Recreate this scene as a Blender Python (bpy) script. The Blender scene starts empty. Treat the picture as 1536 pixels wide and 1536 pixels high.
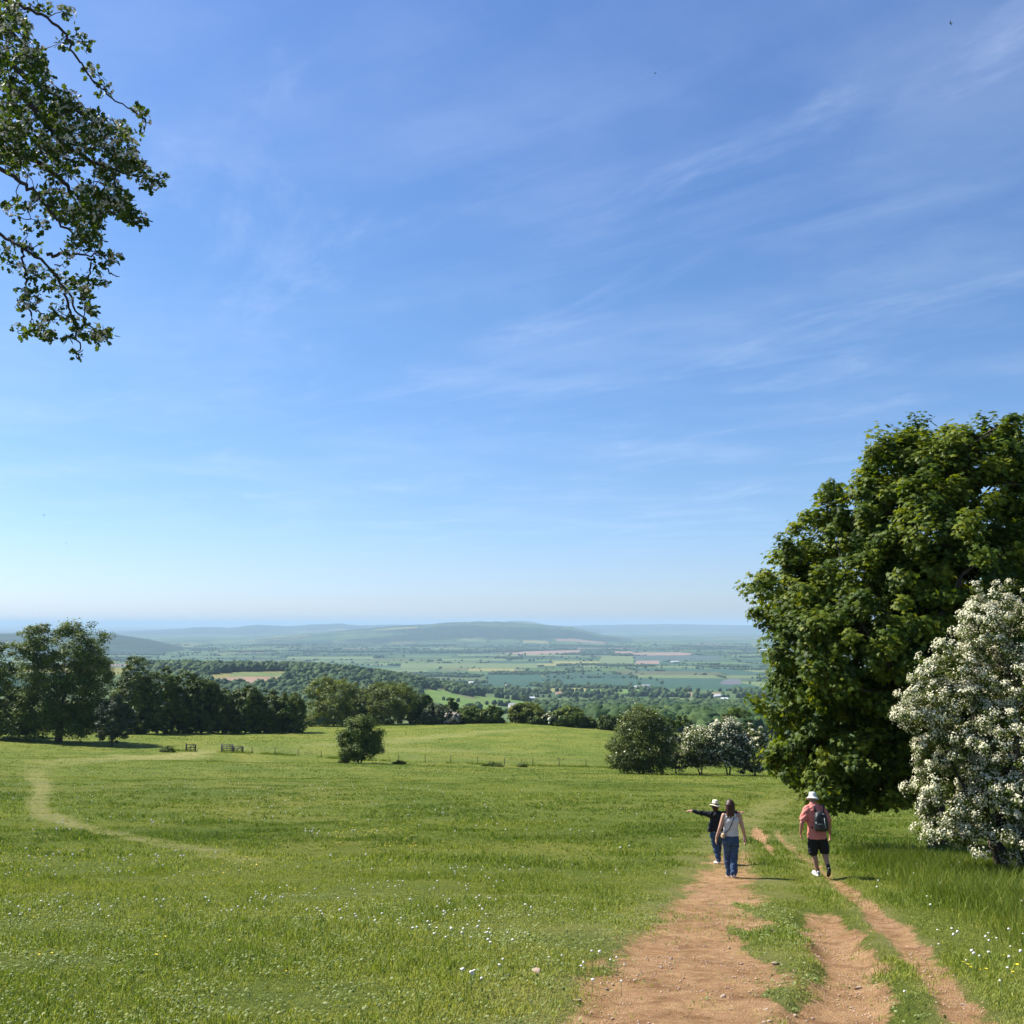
import bpy, math, random
import numpy as np
from mathutils import Vector

SC = bpy.context.scene
COL = SC.collection
rad = math.radians
FPX = 1540.0                       # focal length in pixels of a 1536 px wide picture
PITCH = math.atan(167.0 / FPX)     # eye level lies 167 px below the middle of the picture
CP, SP = math.cos(PITCH), math.sin(PITCH)

# ------------------------------------------------------------------ helpers
def tag(o, label=None, cat=None, group=None, kind=None):
    if label: o['label'] = label
    if cat: o['category'] = cat
    if group: o['group'] = group
    if kind: o['kind'] = kind
    return o

def empty(name, loc=(0, 0, 0), rz=0.0):
    o = bpy.data.objects.new(name, None)
    o.empty_display_size = .2
    o.location = loc
    o.rotation_euler = (0, 0, rz)
    COL.objects.link(o)
    return o

def mesh_np(name, V, F, mat=None, attrs=None, smooth=False, parent=None, colors=None, matidx=None, link=True):
    """V (n,3); F list of int arrays (m,k). attrs: dict name -> per-vertex floats. colors: per-face rgb."""
    me = bpy.data.meshes.new(name)
    V = np.asarray(V, dtype=np.float32).reshape(-1, 3)
    me.vertices.add(len(V))
    me.vertices.foreach_set('co', V.ravel())
    F = [np.asarray(f, dtype=np.int32) for f in F if len(f)]
    nl = sum(f.size for f in F); npoly = sum(len(f) for f in F)
    me.loops.add(nl); me.polygons.add(npoly)
    starts = []; base = 0
    for f in F:
        starts.append(base + np.arange(len(f), dtype=np.int32) * f.shape[1]); base += f.size
    me.loops.foreach_set('vertex_index', np.concatenate([f.ravel() for f in F]))
    me.polygons.foreach_set('loop_start', np.concatenate(starts))
    if smooth:
        me.polygons.foreach_set('use_smooth', np.ones(npoly, dtype=bool))
    if matidx is not None:
        me.polygons.foreach_set('material_index', np.asarray(matidx, dtype=np.int32))
    me.update(calc_edges=True)
    for k, a in (attrs or {}).items():
        at_ = me.attributes.new(k, 'FLOAT', 'POINT')
        at_.data.foreach_set('value', np.asarray(a, dtype=np.float32))
    if colors is not None:
        ca = me.attributes.new('field_colour', 'FLOAT_COLOR', 'FACE')
        c4 = np.ones((npoly, 4), dtype=np.float32); c4[:, :3] = colors
        ca.data.foreach_set('color', c4.ravel())
    for m in (mat if isinstance(mat, (list, tuple)) else [mat]):
        if m: me.materials.append(m)
    if not link: return me
    o = bpy.data.objects.new(name, me)
    COL.objects.link(o)
    if parent: o.parent = parent
    return o

class MB:
    """collects verts and faces of several shapes for one mesh"""
    def __init__(self): self.V = []; self.F = {}; self.n = 0; self.M = {}
    def add(self, V, F, mi=0):
        V = np.asarray(V, dtype=np.float64).reshape(-1, 3)
        for f in F:
            f = np.asarray(f, dtype=np.int64)
            if f.size == 0: continue
            k = f.shape[1]
            self.F.setdefault(k, []).append(f + self.n)
            self.M.setdefault(k, []).append(np.full(len(f), mi))
        self.V.append(V); self.n += len(V)
    def arrays(self):
        ks = sorted(self.F)
        return (np.concatenate(self.V), [np.concatenate(self.F[k]) for k in ks],
                np.concatenate([np.concatenate(self.M[k]) for k in ks]))
    def build(self, name, mat, parent=None, smooth=False, attrs=None, link=True):
        V, F, mi = self.arrays()
        return mesh_np(name, V, F, mat, smooth=smooth, parent=parent, attrs=attrs, matidx=mi, link=link)

def box(mb, c, s, rz=0.0, mi=0, tilt=None):
    x, y, z = [d / 2 for d in s]
    V = np.array([(-x, -y, -z), (x, -y, -z), (x, y, -z), (-x, y, -z), (-x, -y, z), (x, -y, z), (x, y, z), (-x, y, z)])
    if tilt is not None:
        ca, sa = math.cos(tilt), math.sin(tilt)
        V = np.stack([V[:, 0] * ca - V[:, 2] * sa, V[:, 1], V[:, 0] * sa + V[:, 2] * ca], 1)
    ca, sa = math.cos(rz), math.sin(rz)
    V = np.stack([V[:, 0] * ca - V[:, 1] * sa, V[:, 0] * sa + V[:, 1] * ca, V[:, 2]], 1) + np.array(c)
    mb.add(V, [[(0, 3, 2, 1), (4, 5, 6, 7), (0, 1, 5, 4), (1, 2, 6, 5), (2, 3, 7, 6), (3, 0, 4, 7)]], mi)

def tube(mb, P, R, n=8, mi=0, caps=True):
    P = np.asarray(P, dtype=np.float64); R = np.broadcast_to(np.asarray(R, dtype=np.float64), (len(P),))
    T = np.gradient(P, axis=0); T /= np.linalg.norm(T, axis=1, keepdims=True) + 1e-12
    ref = np.array([0, 0, 1.0]) if abs(T[0, 2]) < .9 else np.array([1.0, 0, 0])
    V = []
    a = np.linspace(0, 2 * np.pi, n, endpoint=False)
    for p, t, r in zip(P, T, R):
        u = np.cross(t, ref); nu = np.linalg.norm(u)
        if nu < 1e-6: u = np.array([1.0, 0, 0]); nu = 1
        u /= nu; v = np.cross(u, t); ref = v if False else ref
        V.append(p + r * (np.cos(a)[:, None] * u + np.sin(a)[:, None] * v))
    V = np.concatenate(V); k = len(P); F = []
    i = np.arange(n); j = (i + 1) % n
    for s in range(k - 1):
        F.append(np.stack([s * n + i, s * n + j, (s + 1) * n + j, (s + 1) * n + i], 1))
    Fq = np.concatenate(F)
    extra = []
    if caps:
        V = np.concatenate([V, P[:1], P[-1:]])
        c0, c1 = k * n, k * n + 1
        extra = [np.concatenate([np.stack([np.full(n, c0), j, i], 1), np.stack([np.full(n, c1), (k - 1) * n + i, (k - 1) * n + j], 1)])]
    mb.add(V, [Fq] + extra, mi)

def smoothstep(a, b, x):
    t = np.clip((x - a) / (b - a), 0, 1); return t * t * (3 - 2 * t)

def hash2(xi, yi, seed=0):
    h = (xi.astype(np.int64) * 374761393 + yi.astype(np.int64) * 668265263 + seed * 1442695041) & 0xffffffff
    h = ((h ^ (h >> 13)) * 1274126177) & 0xffffffff
    h = ((h ^ (h >> 16)) * 2246822519) & 0xffffffff
    return ((h ^ (h >> 15)) & 0xffffff) / float(0xffffff)

def vnoise(x, y, seed=0):
    x = np.asarray(x, dtype=np.float64); y = np.asarray(y, dtype=np.float64)
    xi, yi = np.floor(x), np.floor(y); fx, fy = x - xi, y - yi
    fx = fx * fx * (3 - 2 * fx); fy = fy * fy * (3 - 2 * fy)
    a, b = hash2(xi, yi, seed), hash2(xi + 1, yi, seed)
    c, d = hash2(xi, yi + 1, seed), hash2(xi + 1, yi + 1, seed)
    return (a * (1 - fx) + b * fx) * (1 - fy) + (c * (1 - fx) + d * fx) * fy

def fbm(x, y, seed=0, oct=4):
    s = 0; w = 0; a = 1.0
    for k in range(oct):
        s = s + a * vnoise(x * 2 ** k, y * 2 ** k, seed + k * 17); w += a; a *= .5
    return s / w

def pchip(xs, ys):
    xs = np.array(xs, float); ys = np.array(ys, float)
    h = np.diff(xs); d = np.diff(ys) / h
    m = np.zeros(len(xs)); m[0], m[-1] = d[0], d[-1]
    for i in range(1, len(xs) - 1):
        if d[i - 1] * d[i] > 0:
            w1, w2 = 2 * h[i] + h[i - 1], h[i] + 2 * h[i - 1]
            m[i] = (w1 + w2) / (w1 / d[i - 1] + w2 / d[i])
    def f(x):
        x = np.clip(np.asarray(x, float), xs[0], xs[-1])
        i = np.clip(np.searchsorted(xs, x) - 1, 0, len(xs) - 2)
        t = (x - xs[i]) / h[i]
        return ((2*t**3-3*t**2+1)*ys[i] + (t**3-2*t**2+t)*h[i]*m[i] + (-2*t**3+3*t**2)*ys[i+1] + (t**3-t**2)*h[i]*m[i+1])
    return f

# ------------------------------------------------------------------ terrain (eye at the origin)
_drop = pchip([-60, -10, 0, 10, 21, 25, 45, 80, 130, 150, 175, 220, 270, 300, 340, 420, 600, 800, 1200, 1800, 2600, 4000, 6000, 9000, 14000, 90000],
              [-8.2, -.10, 1.6, 3.33, 5.17, 5.74, 8.47, 12.48, 18.0, 20.3, 22.0, 24.05, 25.7, 28.3, 32.7, 43.8, 62.9, 77.9, 105.9, 141, 172, 202, 214, 216, 216, 216])
_tilt = pchip([0, 30, 150, 190, 270, 420, 600, 90000], [0, 0, .02, .02, -.015, -.015, 0, 0])
_rfall = pchip([0, 150, 270, 420, 600, 90000], [0, 0, .1, .1, 0, 0])
def H0(x, y):
    x = np.asarray(x, float); y = np.asarray(y, float)
    z = -_drop(y) - _tilt(y) * x
    xp = np.maximum(x, 0)
    z = z - _rfall(y) * xp * xp / (xp + 12)
    # wooded spur on the left
    lat = smoothstep(120, -420, x) * smoothstep(-2600, -1300, x)
    z = z + 64 * np.exp(-((y - 1950) / 430) ** 2) * lat
    far = smoothstep(30, 120, y)
    z = z + far * .5 * (fbm(x / 26, y / 26, 3, 2) - .5) * smoothstep(290, 200, y)
    z = z + .10 * (fbm(x / 2.2, y / 2.2, 5, 2) - .5) * smoothstep(60, 20, y)
    z = z + smoothstep(900, 2000, y) * 10 * (fbm(x / 900, y / 900, 9, 2) - .5) * smoothstep(9000, 4000, y)
    return z

def ray(px, py):
    xn = (px - 768) / FPX; yn = (768 - py) / FPX
    return xn, CP - yn * SP, SP + yn * CP

def at(px, py, Y):
    """the point at forward distance Y that the photograph shows at pixel px, py"""
    x, y, z = ray(px, py); t = Y / y
    return Vector((x * t, Y, z * t))

def ground_px(px, py, tmax=60000):
    x, y, z = ray(px, py)
    t = np.concatenate([np.linspace(3, 400, 4000), np.geomspace(400, tmax, 3000)])
    d = H0(x * t, y * t) - z * t
    k = int(np.argmax(d > 0))
    if k == 0: k = 1
    a, b = t[k - 1], t[k]
    f = d[k - 1] / (d[k - 1] - d[k] + 1e-12)
    tt = a + (b - a) * f
    return x * tt, y * tt

# paths: lists of (row, left px, right px, strength)
BANDS = {
 'A': [(1600,700,1165,1),(1536,812,1185,1),(1500,850,1192,1),(1470,880,1186,1),(1440,915,1166,1),(1400,965,1148,.95),(1380,985,1140,.88),(1350,1012,1136,.85),(1330,1026,1136,.8),(1310,1042,1133,.7),(1290,1054,1129,.6),(1270,1076,1120,.42),(1250,1090,1114,.36),(1232,1098,1108,0)],
 'B': [(1600,1170,1440,1),(1536,1180,1376,1),(1500,1195,1348,1),(1470,1217,1327,1),(1440,1222,1312,1),(1410,1214,1297,1),(1390,1205,1287,1),(1376,1198,1272,.95),(1362,1205,1262,0)],
 'C': [(1600,1465,1540,.9),(1536,1422,1496,.9),(1500,1404,1470,.9),(1460,1370,1436,.9),(1420,1340,1396,.9),(1400,1322,1374,.9),(1370,1292,1332,.85),(1340,1262,1294,.8),(1320,1242,1264,.8),(1300,1216,1236,.55),(1280,1188,1206,.5),(1262,1168,1182,.6),(1250,1160,1172,.6),(1240,1160,1168,0)],
 'D': [(1292,1160,1166,0),(1285,1156,1166,.6),(1275,1148,1161,.9),(1260,1134,1153,.95),(1250,1127,1147,.9),(1242,1127,1142,.7),(1236,1130,1140,0)],
}
WORN = {
 'A': [(1600,520,1300,.7),(1536,640,1260,.7),(1440,800,1240,.7),(1340,940,1200,.8),(1300,1000,1170,.8),(1260,1040,1140,.8),(1240,1070,1140,.8),(1225,1090,1160,.7),(1212,1115,1182,.7),(1202,1140,1205,.5),(1195,1160,1215,0)],
 'C': [(1600,1400,1600,.6),(1460,1340,1470,.6),(1340,1240,1310,.7),(1280,1160,1240,.7),(1245,1140,1200,.6),(1225,1120,1190,0)],
 'G': [(1300,350,430,0),(1288,320,400,.6),(1275,255,330,.8),(1255,162,222,.85),(1240,92,148,.9),(1225,50,98,.9),(1210,32,76,.9),(1195,40,78,.9),(1180,46,84,.9),(1165,28,78,.7),(1153,20,84,.4),(1144,50,150,.4),(1139,90,200,.3),(1136,100,200,0)],
 'H': [(1146,-40,160,0),(1141,40,230,.8),(1135,130,310,.9),(1129,262,338,1),(1126,270,330,.6),(1122,290,330,0)],
 'J': [(1121,420,480,0),(1118,430,560,.55),(1112,520,640,.55),(1104,610,720,.55),(1096,715,800,.55),(1093,790,850,0)],
 'K': [(1146,300,470,0),(1142,330,440,.6),(1138,300,420,0)],
 'L': [(1130,430,520,0),(1126,470,760,.5),(1122,560,900,0)],
}
def _world(b):
    rows = []
    for (row, l, r, s) in b:
        xl, yl = ground_px(l, row); xr, yr = ground_px(r, row)
        rows.append(((yl + yr) / 2, xl, xr, s))
    rows.sort(); return np.array(rows)
BANDS_W = {k: _world(v) for k, v in BANDS.items()}
WORN_W = {k: _world(v) for k, v in WORN.items()}

def band_mask(B, x, y, soft, seed):
    l = np.interp(y, B[:, 0], B[:, 1]); r = np.interp(y, B[:, 0], B[:, 2])
    s = np.interp(y, B[:, 0], B[:, 3], left=B[0, 3], right=0)
    w = np.maximum(r - l, .05)
    so = np.minimum(soft, w * .35)
    d = np.minimum(x - l, r - x) + (fbm(x / .8, y / 1.1, seed, 4) - .5) * np.minimum(1.0, w * .9)
    return smoothstep(-so, so, d) * s

def _tuft(px, py, w, h):
    x, y = ground_px(px, py); return x, y, abs(ground_px(px + w, py)[0] - x), abs(ground_px(px, py - h)[1] - y)
TUFTS = [_tuft(1312, 1532, 46, 20), _tuft(1172, 1488, 24, 12), _tuft(1150, 1426, 30, 16), _tuft(1120, 1400, 16, 18), _tuft(1128, 1362, 16, 16)]
def dirt_mask(x, y):
    m = np.zeros_like(np.asarray(x, float))
    for i, (k, B) in enumerate(BANDS_W.items()):
        m = np.maximum(m, band_mask(B, x, y, .20 if k != 'A' else .45, 40 + i))
    # tufts that broke the bare earth
    t = fbm(x / .22, y / .4, 71, 3)
    for cx, cy, rx, ry in TUFTS:
        q = ((x - cx) / rx) ** 2 + ((y - cy) / ry) ** 2 + (fbm(x / .18, y / .18, 73, 2) - .5) * .9
        m = m * smoothstep(.55, 1.15, q)
    return m * (1 - smoothstep(.60, .74, t) * np.clip(1.25 - m, .0, .6))

def worn_mask(x, y):
    m = np.zeros_like(np.asarray(x, float))
    for i, (k, B) in enumerate(WORN_W.items()):
        sc = 1.0 if k in 'AC' else 4.0
        l = np.interp(y, B[:, 0], B[:, 1]); r = np.interp(y, B[:, 0], B[:, 2])
        s = np.interp(y, B[:, 0], B[:, 3], left=B[0, 3], right=0)
        w = np.maximum(r - l, .1)
        d = np.minimum(x - l, r - x) / w + (fbm(x / sc, y / (sc * 2), 90 + i, 3) - .5) * .7
        m = np.maximum(m, smoothstep(-.1, .35, d) * s)
    return m

def rut(x, y):
    """how much the wheel ruts are worn into the slope"""
    d = np.zeros_like(np.asarray(x, float))
    for k, dep in (('A', .05), ('B', .16), ('C', .07), ('D', .08)):
        B = BANDS_W[k]
        d = np.maximum(d, band_mask(B, x, y, .3, 40) * dep)
    return d

def H(x, y):
    x = np.asarray(x, float); y = np.asarray(y, float)
    z = H0(x, y)
    near = (y < 60)
    if np.any(near):
        z = z - np.where(near, rut(x, y), 0)
    return z
def Hs(x, y): return float(H(np.array([x]), np.array([y]))[0])

def tall_mask(x, y):
    C = BANDS_W['C']
    xr = np.interp(y, C[:, 0], C[:, 2])
    return smoothstep(.5, 2.2, x - xr) * smoothstep(34, 26, y) 

# ------------------------------------------------------------------ materials
def mat_new(name):
    m = bpy.data.materials.new(name); m.use_nodes = True
    nt = m.node_tree; nt.nodes.clear()
    out = nt.nodes.new('ShaderNodeOutputMaterial')
    return m, nt, out
def N(nt, t, **kw):
    n = nt.nodes.new(t)
    for k, v in kw.items(): setattr(n, k, v)
    return n
def ramp(nt, fac, stops):
    r = N(nt, 'ShaderNodeValToRGB')
    e = r.color_ramp.elements
    while len(e) < len(stops): e.new(.5)
    for el, (p, c) in zip(e, stops):
        el.position = p; el.color = (*c, 1)
    nt.links.new(fac, r.inputs[0]); return r.outputs[0]
def mixc(nt, f, a, b, mode='MIX'):
    n = N(nt, 'ShaderNodeMix', data_type='RGBA', blend_type=mode)
    for s, v in ((n.inputs[0], f), (n.inputs[6], a), (n.inputs[7], b)):
        if hasattr(v, 'is_linked'): nt.links.new(v, s)
        elif isinstance(v, (int, float)): s.default_value = v
        else: s.default_value = (*v, 1)
    return n.outputs[2]
def noise(nt, scale, detail=3, rough=.55, vec=None, dim='3D'):
    n = N(nt, 'ShaderNodeTexNoise'); n.inputs['Scale'].default_value = scale
    n.inputs['Detail'].default_value = detail; n.inputs['Roughness'].default_value = rough
    if vec is not None: nt.links.new(vec, n.inputs['Vector'])
    return n.outputs['Fac']
def attr(nt, name):
    return N(nt, 'ShaderNodeAttribute', attribute_name=name)
def bump(nt, h, strength, dist):
    b = N(nt, 'ShaderNodeBump'); b.inputs['Strength'].default_value = strength; b.inputs['Distance'].default_value = dist
    nt.links.new(h, b.inputs['Height']); return b.outputs['Normal']
def objpos(nt):
    return N(nt, 'ShaderNodeNewGeometry').outputs['Position']

def leaf_mat(name, dark, mid, light, trans=.35, tcol=None, rough=.45, spec=.35):
    rough = max(rough, .55); spec *= .45
    m, nt, out = mat_new(name)
    a = attr(nt, 'tint').outputs['Fac']
    c = ramp(nt, a, [(0, dark), (.5, mid), (1, light)])
    p = N(nt, 'ShaderNodeBsdfPrincipled')
    nt.links.new(c, p.inputs['Base Color'])
    p.inputs['Roughness'].default_value = rough
    p.inputs['Specular IOR Level'].default_value = spec
    t = N(nt, 'ShaderNodeBsdfTranslucent')
    tc = mixc(nt, 1.0, c, tcol or (1.5, 1.35, .55), 'MULTIPLY')
    nt.links.new(tc, t.inputs['Color'])
    mx = N(nt, 'ShaderNodeMixShader'); mx.inputs[0].default_value = trans
    nt.links.new(p.outputs[0], mx.inputs[1]); nt.links.new(t.outputs[0], mx.inputs[2])
    nt.links.new(mx.outputs[0], out.inputs[0])
    return m

def plain_mat(name, col, rough=.7, nscale=None, namp=.25, spec=.3, bumps=None):
    m, nt, out = mat_new(name)
    p = N(nt, 'ShaderNodeBsdfPrincipled'); p.inputs['Roughness'].default_value = rough
    p.inputs['Specular IOR Level'].default_value = spec
    if nscale:
        tc = N(nt, 'ShaderNodeTexCoord').outputs['Object']
        f = noise(nt, nscale, 4, .6, tc)
        c = ramp(nt, f, [(.25, tuple(v * (1 - namp) for v in col)), (.75, tuple(min(1, v * (1 + namp)) for v in col))])
        nt.links.new(c, p.inputs['Base Color'])
        if bumps: nt.links.new(bump(nt, f, bumps[0], bumps[1]), p.inputs['Normal'])
    else:
        p.inputs['Base Color'].default_value = (*col, 1)
    nt.links.new(p.outputs[0], out.inputs[0])
    return m

def ground_mat():
    m, nt, out = mat_new('meadow_ground')
    pos = objpos(nt)
    d = attr(nt, 'dirt').outputs['Fac']; w = attr(nt, 'worn').outputs['Fac']
    n1 = noise(nt, .11, 5, .6, pos); n2 = noise(nt, .9, 5, .65, pos); n3 = noise(nt, 9, 4, .7, pos); n4 = noise(nt, 60, 3, .7, pos)
    g = ramp(nt, n2, [(.3, (.082, .124, .015)), (.5, (.145, .186, .023)), (.72, (.220, .238, .040))])
    g2 = ramp(nt, n1, [(.36, (.070, .115, .017)), (.5, (.140, .170, .028)), (.64, (.235, .215, .048))])
    g = mixc(nt, .5, g, g2)
    fine = ramp(nt, n3, [(.3, (.55, .6, .5)), (.7, (1.35, 1.3, 1.3))])
    g = mixc(nt, 1.0, g, fine, 'MULTIPLY')
    wc = ramp(nt, n2, [(.3, (.20, .205, .060)), (.7, (.33, .295, .115))])
    wf = N(nt, 'ShaderNodeMath', operation='MULTIPLY'); nt.links.new(w, wf.inputs[0]); wf.inputs[1].default_value = .75
    g = mixc(nt, wf.outputs[0], g, wc)
    dc = ramp(nt, n3, [(.25, (.28, .142, .062)), (.5, (.50, .290, .138)), (.75, (.65, .430, .235))])
    dc2 = ramp(nt, n2, [(.3, (.31, .160, .069)), (.7, (.65, .410, .205))])
    dc = mixc(nt, .5, dc, dc2)
    n5 = noise(nt, 2.6, 6, .7, pos)
    dc = mixc(nt, 1.0, dc, ramp(nt, n5, [(.34, (.62, .56, .52)), (.5, (1, 1, 1)), (.68, (1.18, 1.2, 1.22))]), 'MULTIPLY')
    sp = ramp(nt, n4, [(.28, (.45, .4, .38)), (.42, (1, 1, 1)), (.66, (1, 1, 1)), (.74, (1.35, 1.35, 1.35))])
    dc = mixc(nt, 1.0, dc, sp, 'MULTIPLY')
    # ragged edge: the noise decides where the earth shows through
    a = N(nt, 'ShaderNodeMath', operation='MULTIPLY_ADD'); nt.links.new(n3, a.inputs[0]); a.inputs[1].default_value = 1.1; nt.links.new(d, a.inputs[2])
    b = N(nt, 'ShaderNodeMapRange', interpolation_type='SMOOTHSTEP'); nt.links.new(a.outputs[0], b.inputs[0])
    b.inputs[1].default_value = .78; b.inputs[2].default_value = 1.18
    c = mixc(nt, b.outputs[0], g, dc)
    p = N(nt, 'ShaderNodeBsdfPrincipled'); p.inputs['Roughness'].default_value = .9; p.inputs['Specular IOR Level'].default_value = .1
    nt.links.new(c, p.inputs['Base Color'])
    hs = N(nt, 'ShaderNodeMath', operation='ADD'); nt.links.new(n3, hs.inputs[0]); nt.links.new(n4, hs.inputs[1])
    nt.links.new(bump(nt, hs.outputs[0], 1.0, .09), p.inputs['Normal'])
    nt.links.new(p.outputs[0], out.inputs[0])
    return m

def field_mat(name, amp=.3, sc=.02):
    m, nt, out = mat_new(name)
    c = attr(nt, 'field_colour').outputs['Color']
    pos = objpos(nt)
    n = noise(nt, sc, 5, .65, pos)
    f = ramp(nt, n, [(.3, (1 - amp,) * 3), (.7, (1 + amp,) * 3)])
    p = N(nt, 'ShaderNodeBsdfPrincipled'); p.inputs['Roughness'].default_value = .95; p.inputs['Specular IOR Level'].default_value = .05
    nt.links.new(mixc(nt, 1.0, c, f, 'MULTIPLY'), p.inputs['Base Color'])
    nt.links.new(p.outputs[0], out.inputs[0])
    return m

M = {}
M['ground'] = ground_mat()
M['valley'] = field_mat('valley_fields', .18, .03)
M['hill'] = field_mat('hill_fields', .3, .004)
M['grass'] = leaf_mat('grass_blades', (.072, .122, .012), (.168, .222, .024), (.350, .350, .090), .34, (1.3, 1.3, .6), .5, .3)
M['herb'] = leaf_mat('meadow_leaves', (.11, .16, .03), (.18, .23, .06), (.28, .31, .13), .25, None, .4, .4)
M['sycamore'] = leaf_mat('sycamore_leaves', (.026, .054, .007), (.075, .122, .011), (.190, .225, .018), .42, (1.7, 1.5, .35), .38, .45)
M['hawthorn'] = leaf_mat('hawthorn_leaves', (.034, .058, .012), (.075, .105, .018), (.150, .175, .034), .30, None, .45, .35)
M['dark'] = leaf_mat('dark_tree_leaves', (.022, .046, .009), (.060, .100, .014), (.135, .175, .024), .22, None, .5, .3)
M['ash'] = leaf_mat('mid_green_leaves', (.028, .062, .011), (.070, .116, .018), (.150, .188, .030), .25, None, .5, .3)
M['olive'] = leaf_mat('olive_leaves', (.056, .084, .013), (.112, .150, .022), (.185, .210, .037), .25, None, .55, .25)
M['bluegreen'] = leaf_mat('grey_green_leaves', (.026, .046, .022), (.052, .080, .036), (.098, .128, .058), .2, None, .55, .3)
M['blossom'] = leaf_mat('white_blossom', (.46, .44, .25), (.68, .65, .44), (.86, .83, .66), .25, (1, 1, .95), .7, .2)
M['pinkblossom'] = leaf_mat('faded_blossom', (.32, .27, .22), (.42, .36, .30), (.5, .45, .38), .2, (1, 1, .95), .7, .2)
M['bark'] = plain_mat('bark', (.085, .068, .050), .9, 14, .5, .2, (.6, .03))
M['twig'] = plain_mat('twig_bark', (.060, .046, .038), .85, 40, .4, .2)
M['wood'] = plain_mat('weathered_wood', (.17, .15, .125), .85, 9, .35, .2, (.4, .01))
M['darkwood'] = plain_mat('dark_wood', (.055, .05, .045), .85, 9, .35, .2)
M['wire'] = plain_mat('fence_wire', (.22, .22, .22), .5)
M['forest'] = leaf_mat('far_wood', (.018, .042, .014), (.038, .074, .022), (.080, .115, .032), .1, None, .7, .15)
M['stone'] = plain_mat('limestone', (.38, .28, .20), .85, 18, .35, .25, (.5, .02))
M['pebble'] = plain_mat('pebbles', (.40, .28, .19), .85, 30, .35, .25)

# ------------------------------------------------------------------ ground sheets
APEX = -8.0
def grid_faces(nr, nc):
    i = np.arange(nr - 1)[:, None] * nc + np.arange(nc - 1)[None, :]
    return np.stack([i, i + 1, i + nc + 1, i + nc], -1).reshape(-1, 4)
R_SPLIT = 436.0
def build_meadow():
    rr = np.geomspace(3.0, R_SPLIT, 720); th = np.linspace(rad(-62), rad(62), 500)
    R, T = np.meshgrid(rr, th, indexing='ij')
    X = (R * np.sin(T)).ravel(); Y = (R * np.cos(T) + APEX).ravel()
    Z = H(X, Y); nearm = Y < 60
    d = np.zeros_like(X); d[nearm] = dirt_mask(X[nearm], Y[nearm])
    w = worn_mask(X, Y)
    # crumbly relief on the bare earth
    Z = Z + d * .035 * (fbm(X / .25, Y / .25, 61, 3) - .5)
    F = grid_faces(len(rr), len(th))
    fd = d[F].mean(1) > .5
    V = np.stack([X, Y, Z], 1)
    for nm, sel in (('meadow', ~fd), ('dirt_path', fd)):
        f = F[sel]; u, inv = np.unique(f, return_inverse=True)
        o = mesh_np(nm, V[u], [inv.reshape(f.shape)], M['ground'], {'dirt': d[u], 'worn': w[u]}, smooth=True)
        tag(o, kind='structure')
build_meadow()

def proj(x, y, z):
    dep = y * CP + z * SP; up = -y * SP + z * CP
    return 768 + FPX * x / dep, 768 - FPX * up / dep

def inpoly(px, py, P):
    P = np.array(P, float); ins = np.zeros(px.shape, bool); n = len(P)
    for i in range(n):
        x1, y1 = P[i]; x2, y2 = P[(i + 1) % n]
        c = ((y1 > py) != (y2 > py)) & (px < (x2 - x1) * (py - y1) / (y2 - y1 + 1e-9) + x1)
        ins ^= c
    return ins
def rc(x0, y0, x1, y1, sk=0): return [(x0, y0), (x1, y0), (x1 + sk, y1), (x0 + sk, y1)]

PINK = (.27, .185, .14); TEAL = (.040, .088, .055); PALE = (.135, .175, .070); MIDG = (.085, .135, .040); BRIGHT = (.12, .19, .045)
YEL = (.23, .22, .075); GREY = (.070, .100, .085); BRN = (.15, .115, .085)
# fields that stand out in the plain, as polygons on the ground
FIELDS = [
 ([(752,981),(790,977),(872,975),(866,980),(800,982)], PINK), (rc(922,977,947,981), PINK), ([(949,979),(1020,978.5),(1041,980.5),(1030,983),(949,983)], PINK),
 (rc(953,991,990,996), PINK), (rc(951,983.5,1080,991), GREY), (rc(900,984,950,996), PALE),
 (rc(860,1017,974,1029), TEAL), ([(978,1017.5),(1078,1018),(1140,1030),(1140,1036),(1000,1033),(964,1028)], TEAL),
 ([(1079,1026),(1084,1021),(1096,1018),(1112,1019),(1111,1026),(1095,1027)], (.12, .12, .135)), (rc(870,1034,962,1040), BRIGHT), (rc(996,1038,1023,1041), PALE), (rc(1023,1039,1082,1044.5), (.27, .20, .13)),
 (rc(986,1046,1044,1050), PALE), (rc(1044,1050,1090,1053), YEL), (rc(1018,1053.5,1094,1060), BRN), (rc(870,1054,946,1065), MIDG),
 (rc(727,1012,811,1027,6), TEAL), (rc(842,1019,905,1030), TEAL), (rc(810,1032,880,1037.5), YEL), (rc(600,995,806,1002), PALE), (rc(703,1002.5,772,1007), YEL),
 ([(632,1035),(664,1035),(700,1047),(750,1059),(742,1068),(690,1063),(636,1048)], BRIGHT), ([(708,1043),(760,1047),(818,1055),(815,1060),(780,1059),(716,1051)], BRIGHT),
 ([(308,1017),(350,1015.5),(424,1015),(412,1023),(380,1028),(318,1028)], (.27, .185, .135)), (rc(344,1009,440,1014.5), PALE), (rc(560,1005,640,1009), PALE),
 (rc(430,985,560,989), PALE), (rc(480,979,600,981), TEAL), (rc(660,988,760,991), PALE),
]
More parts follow.
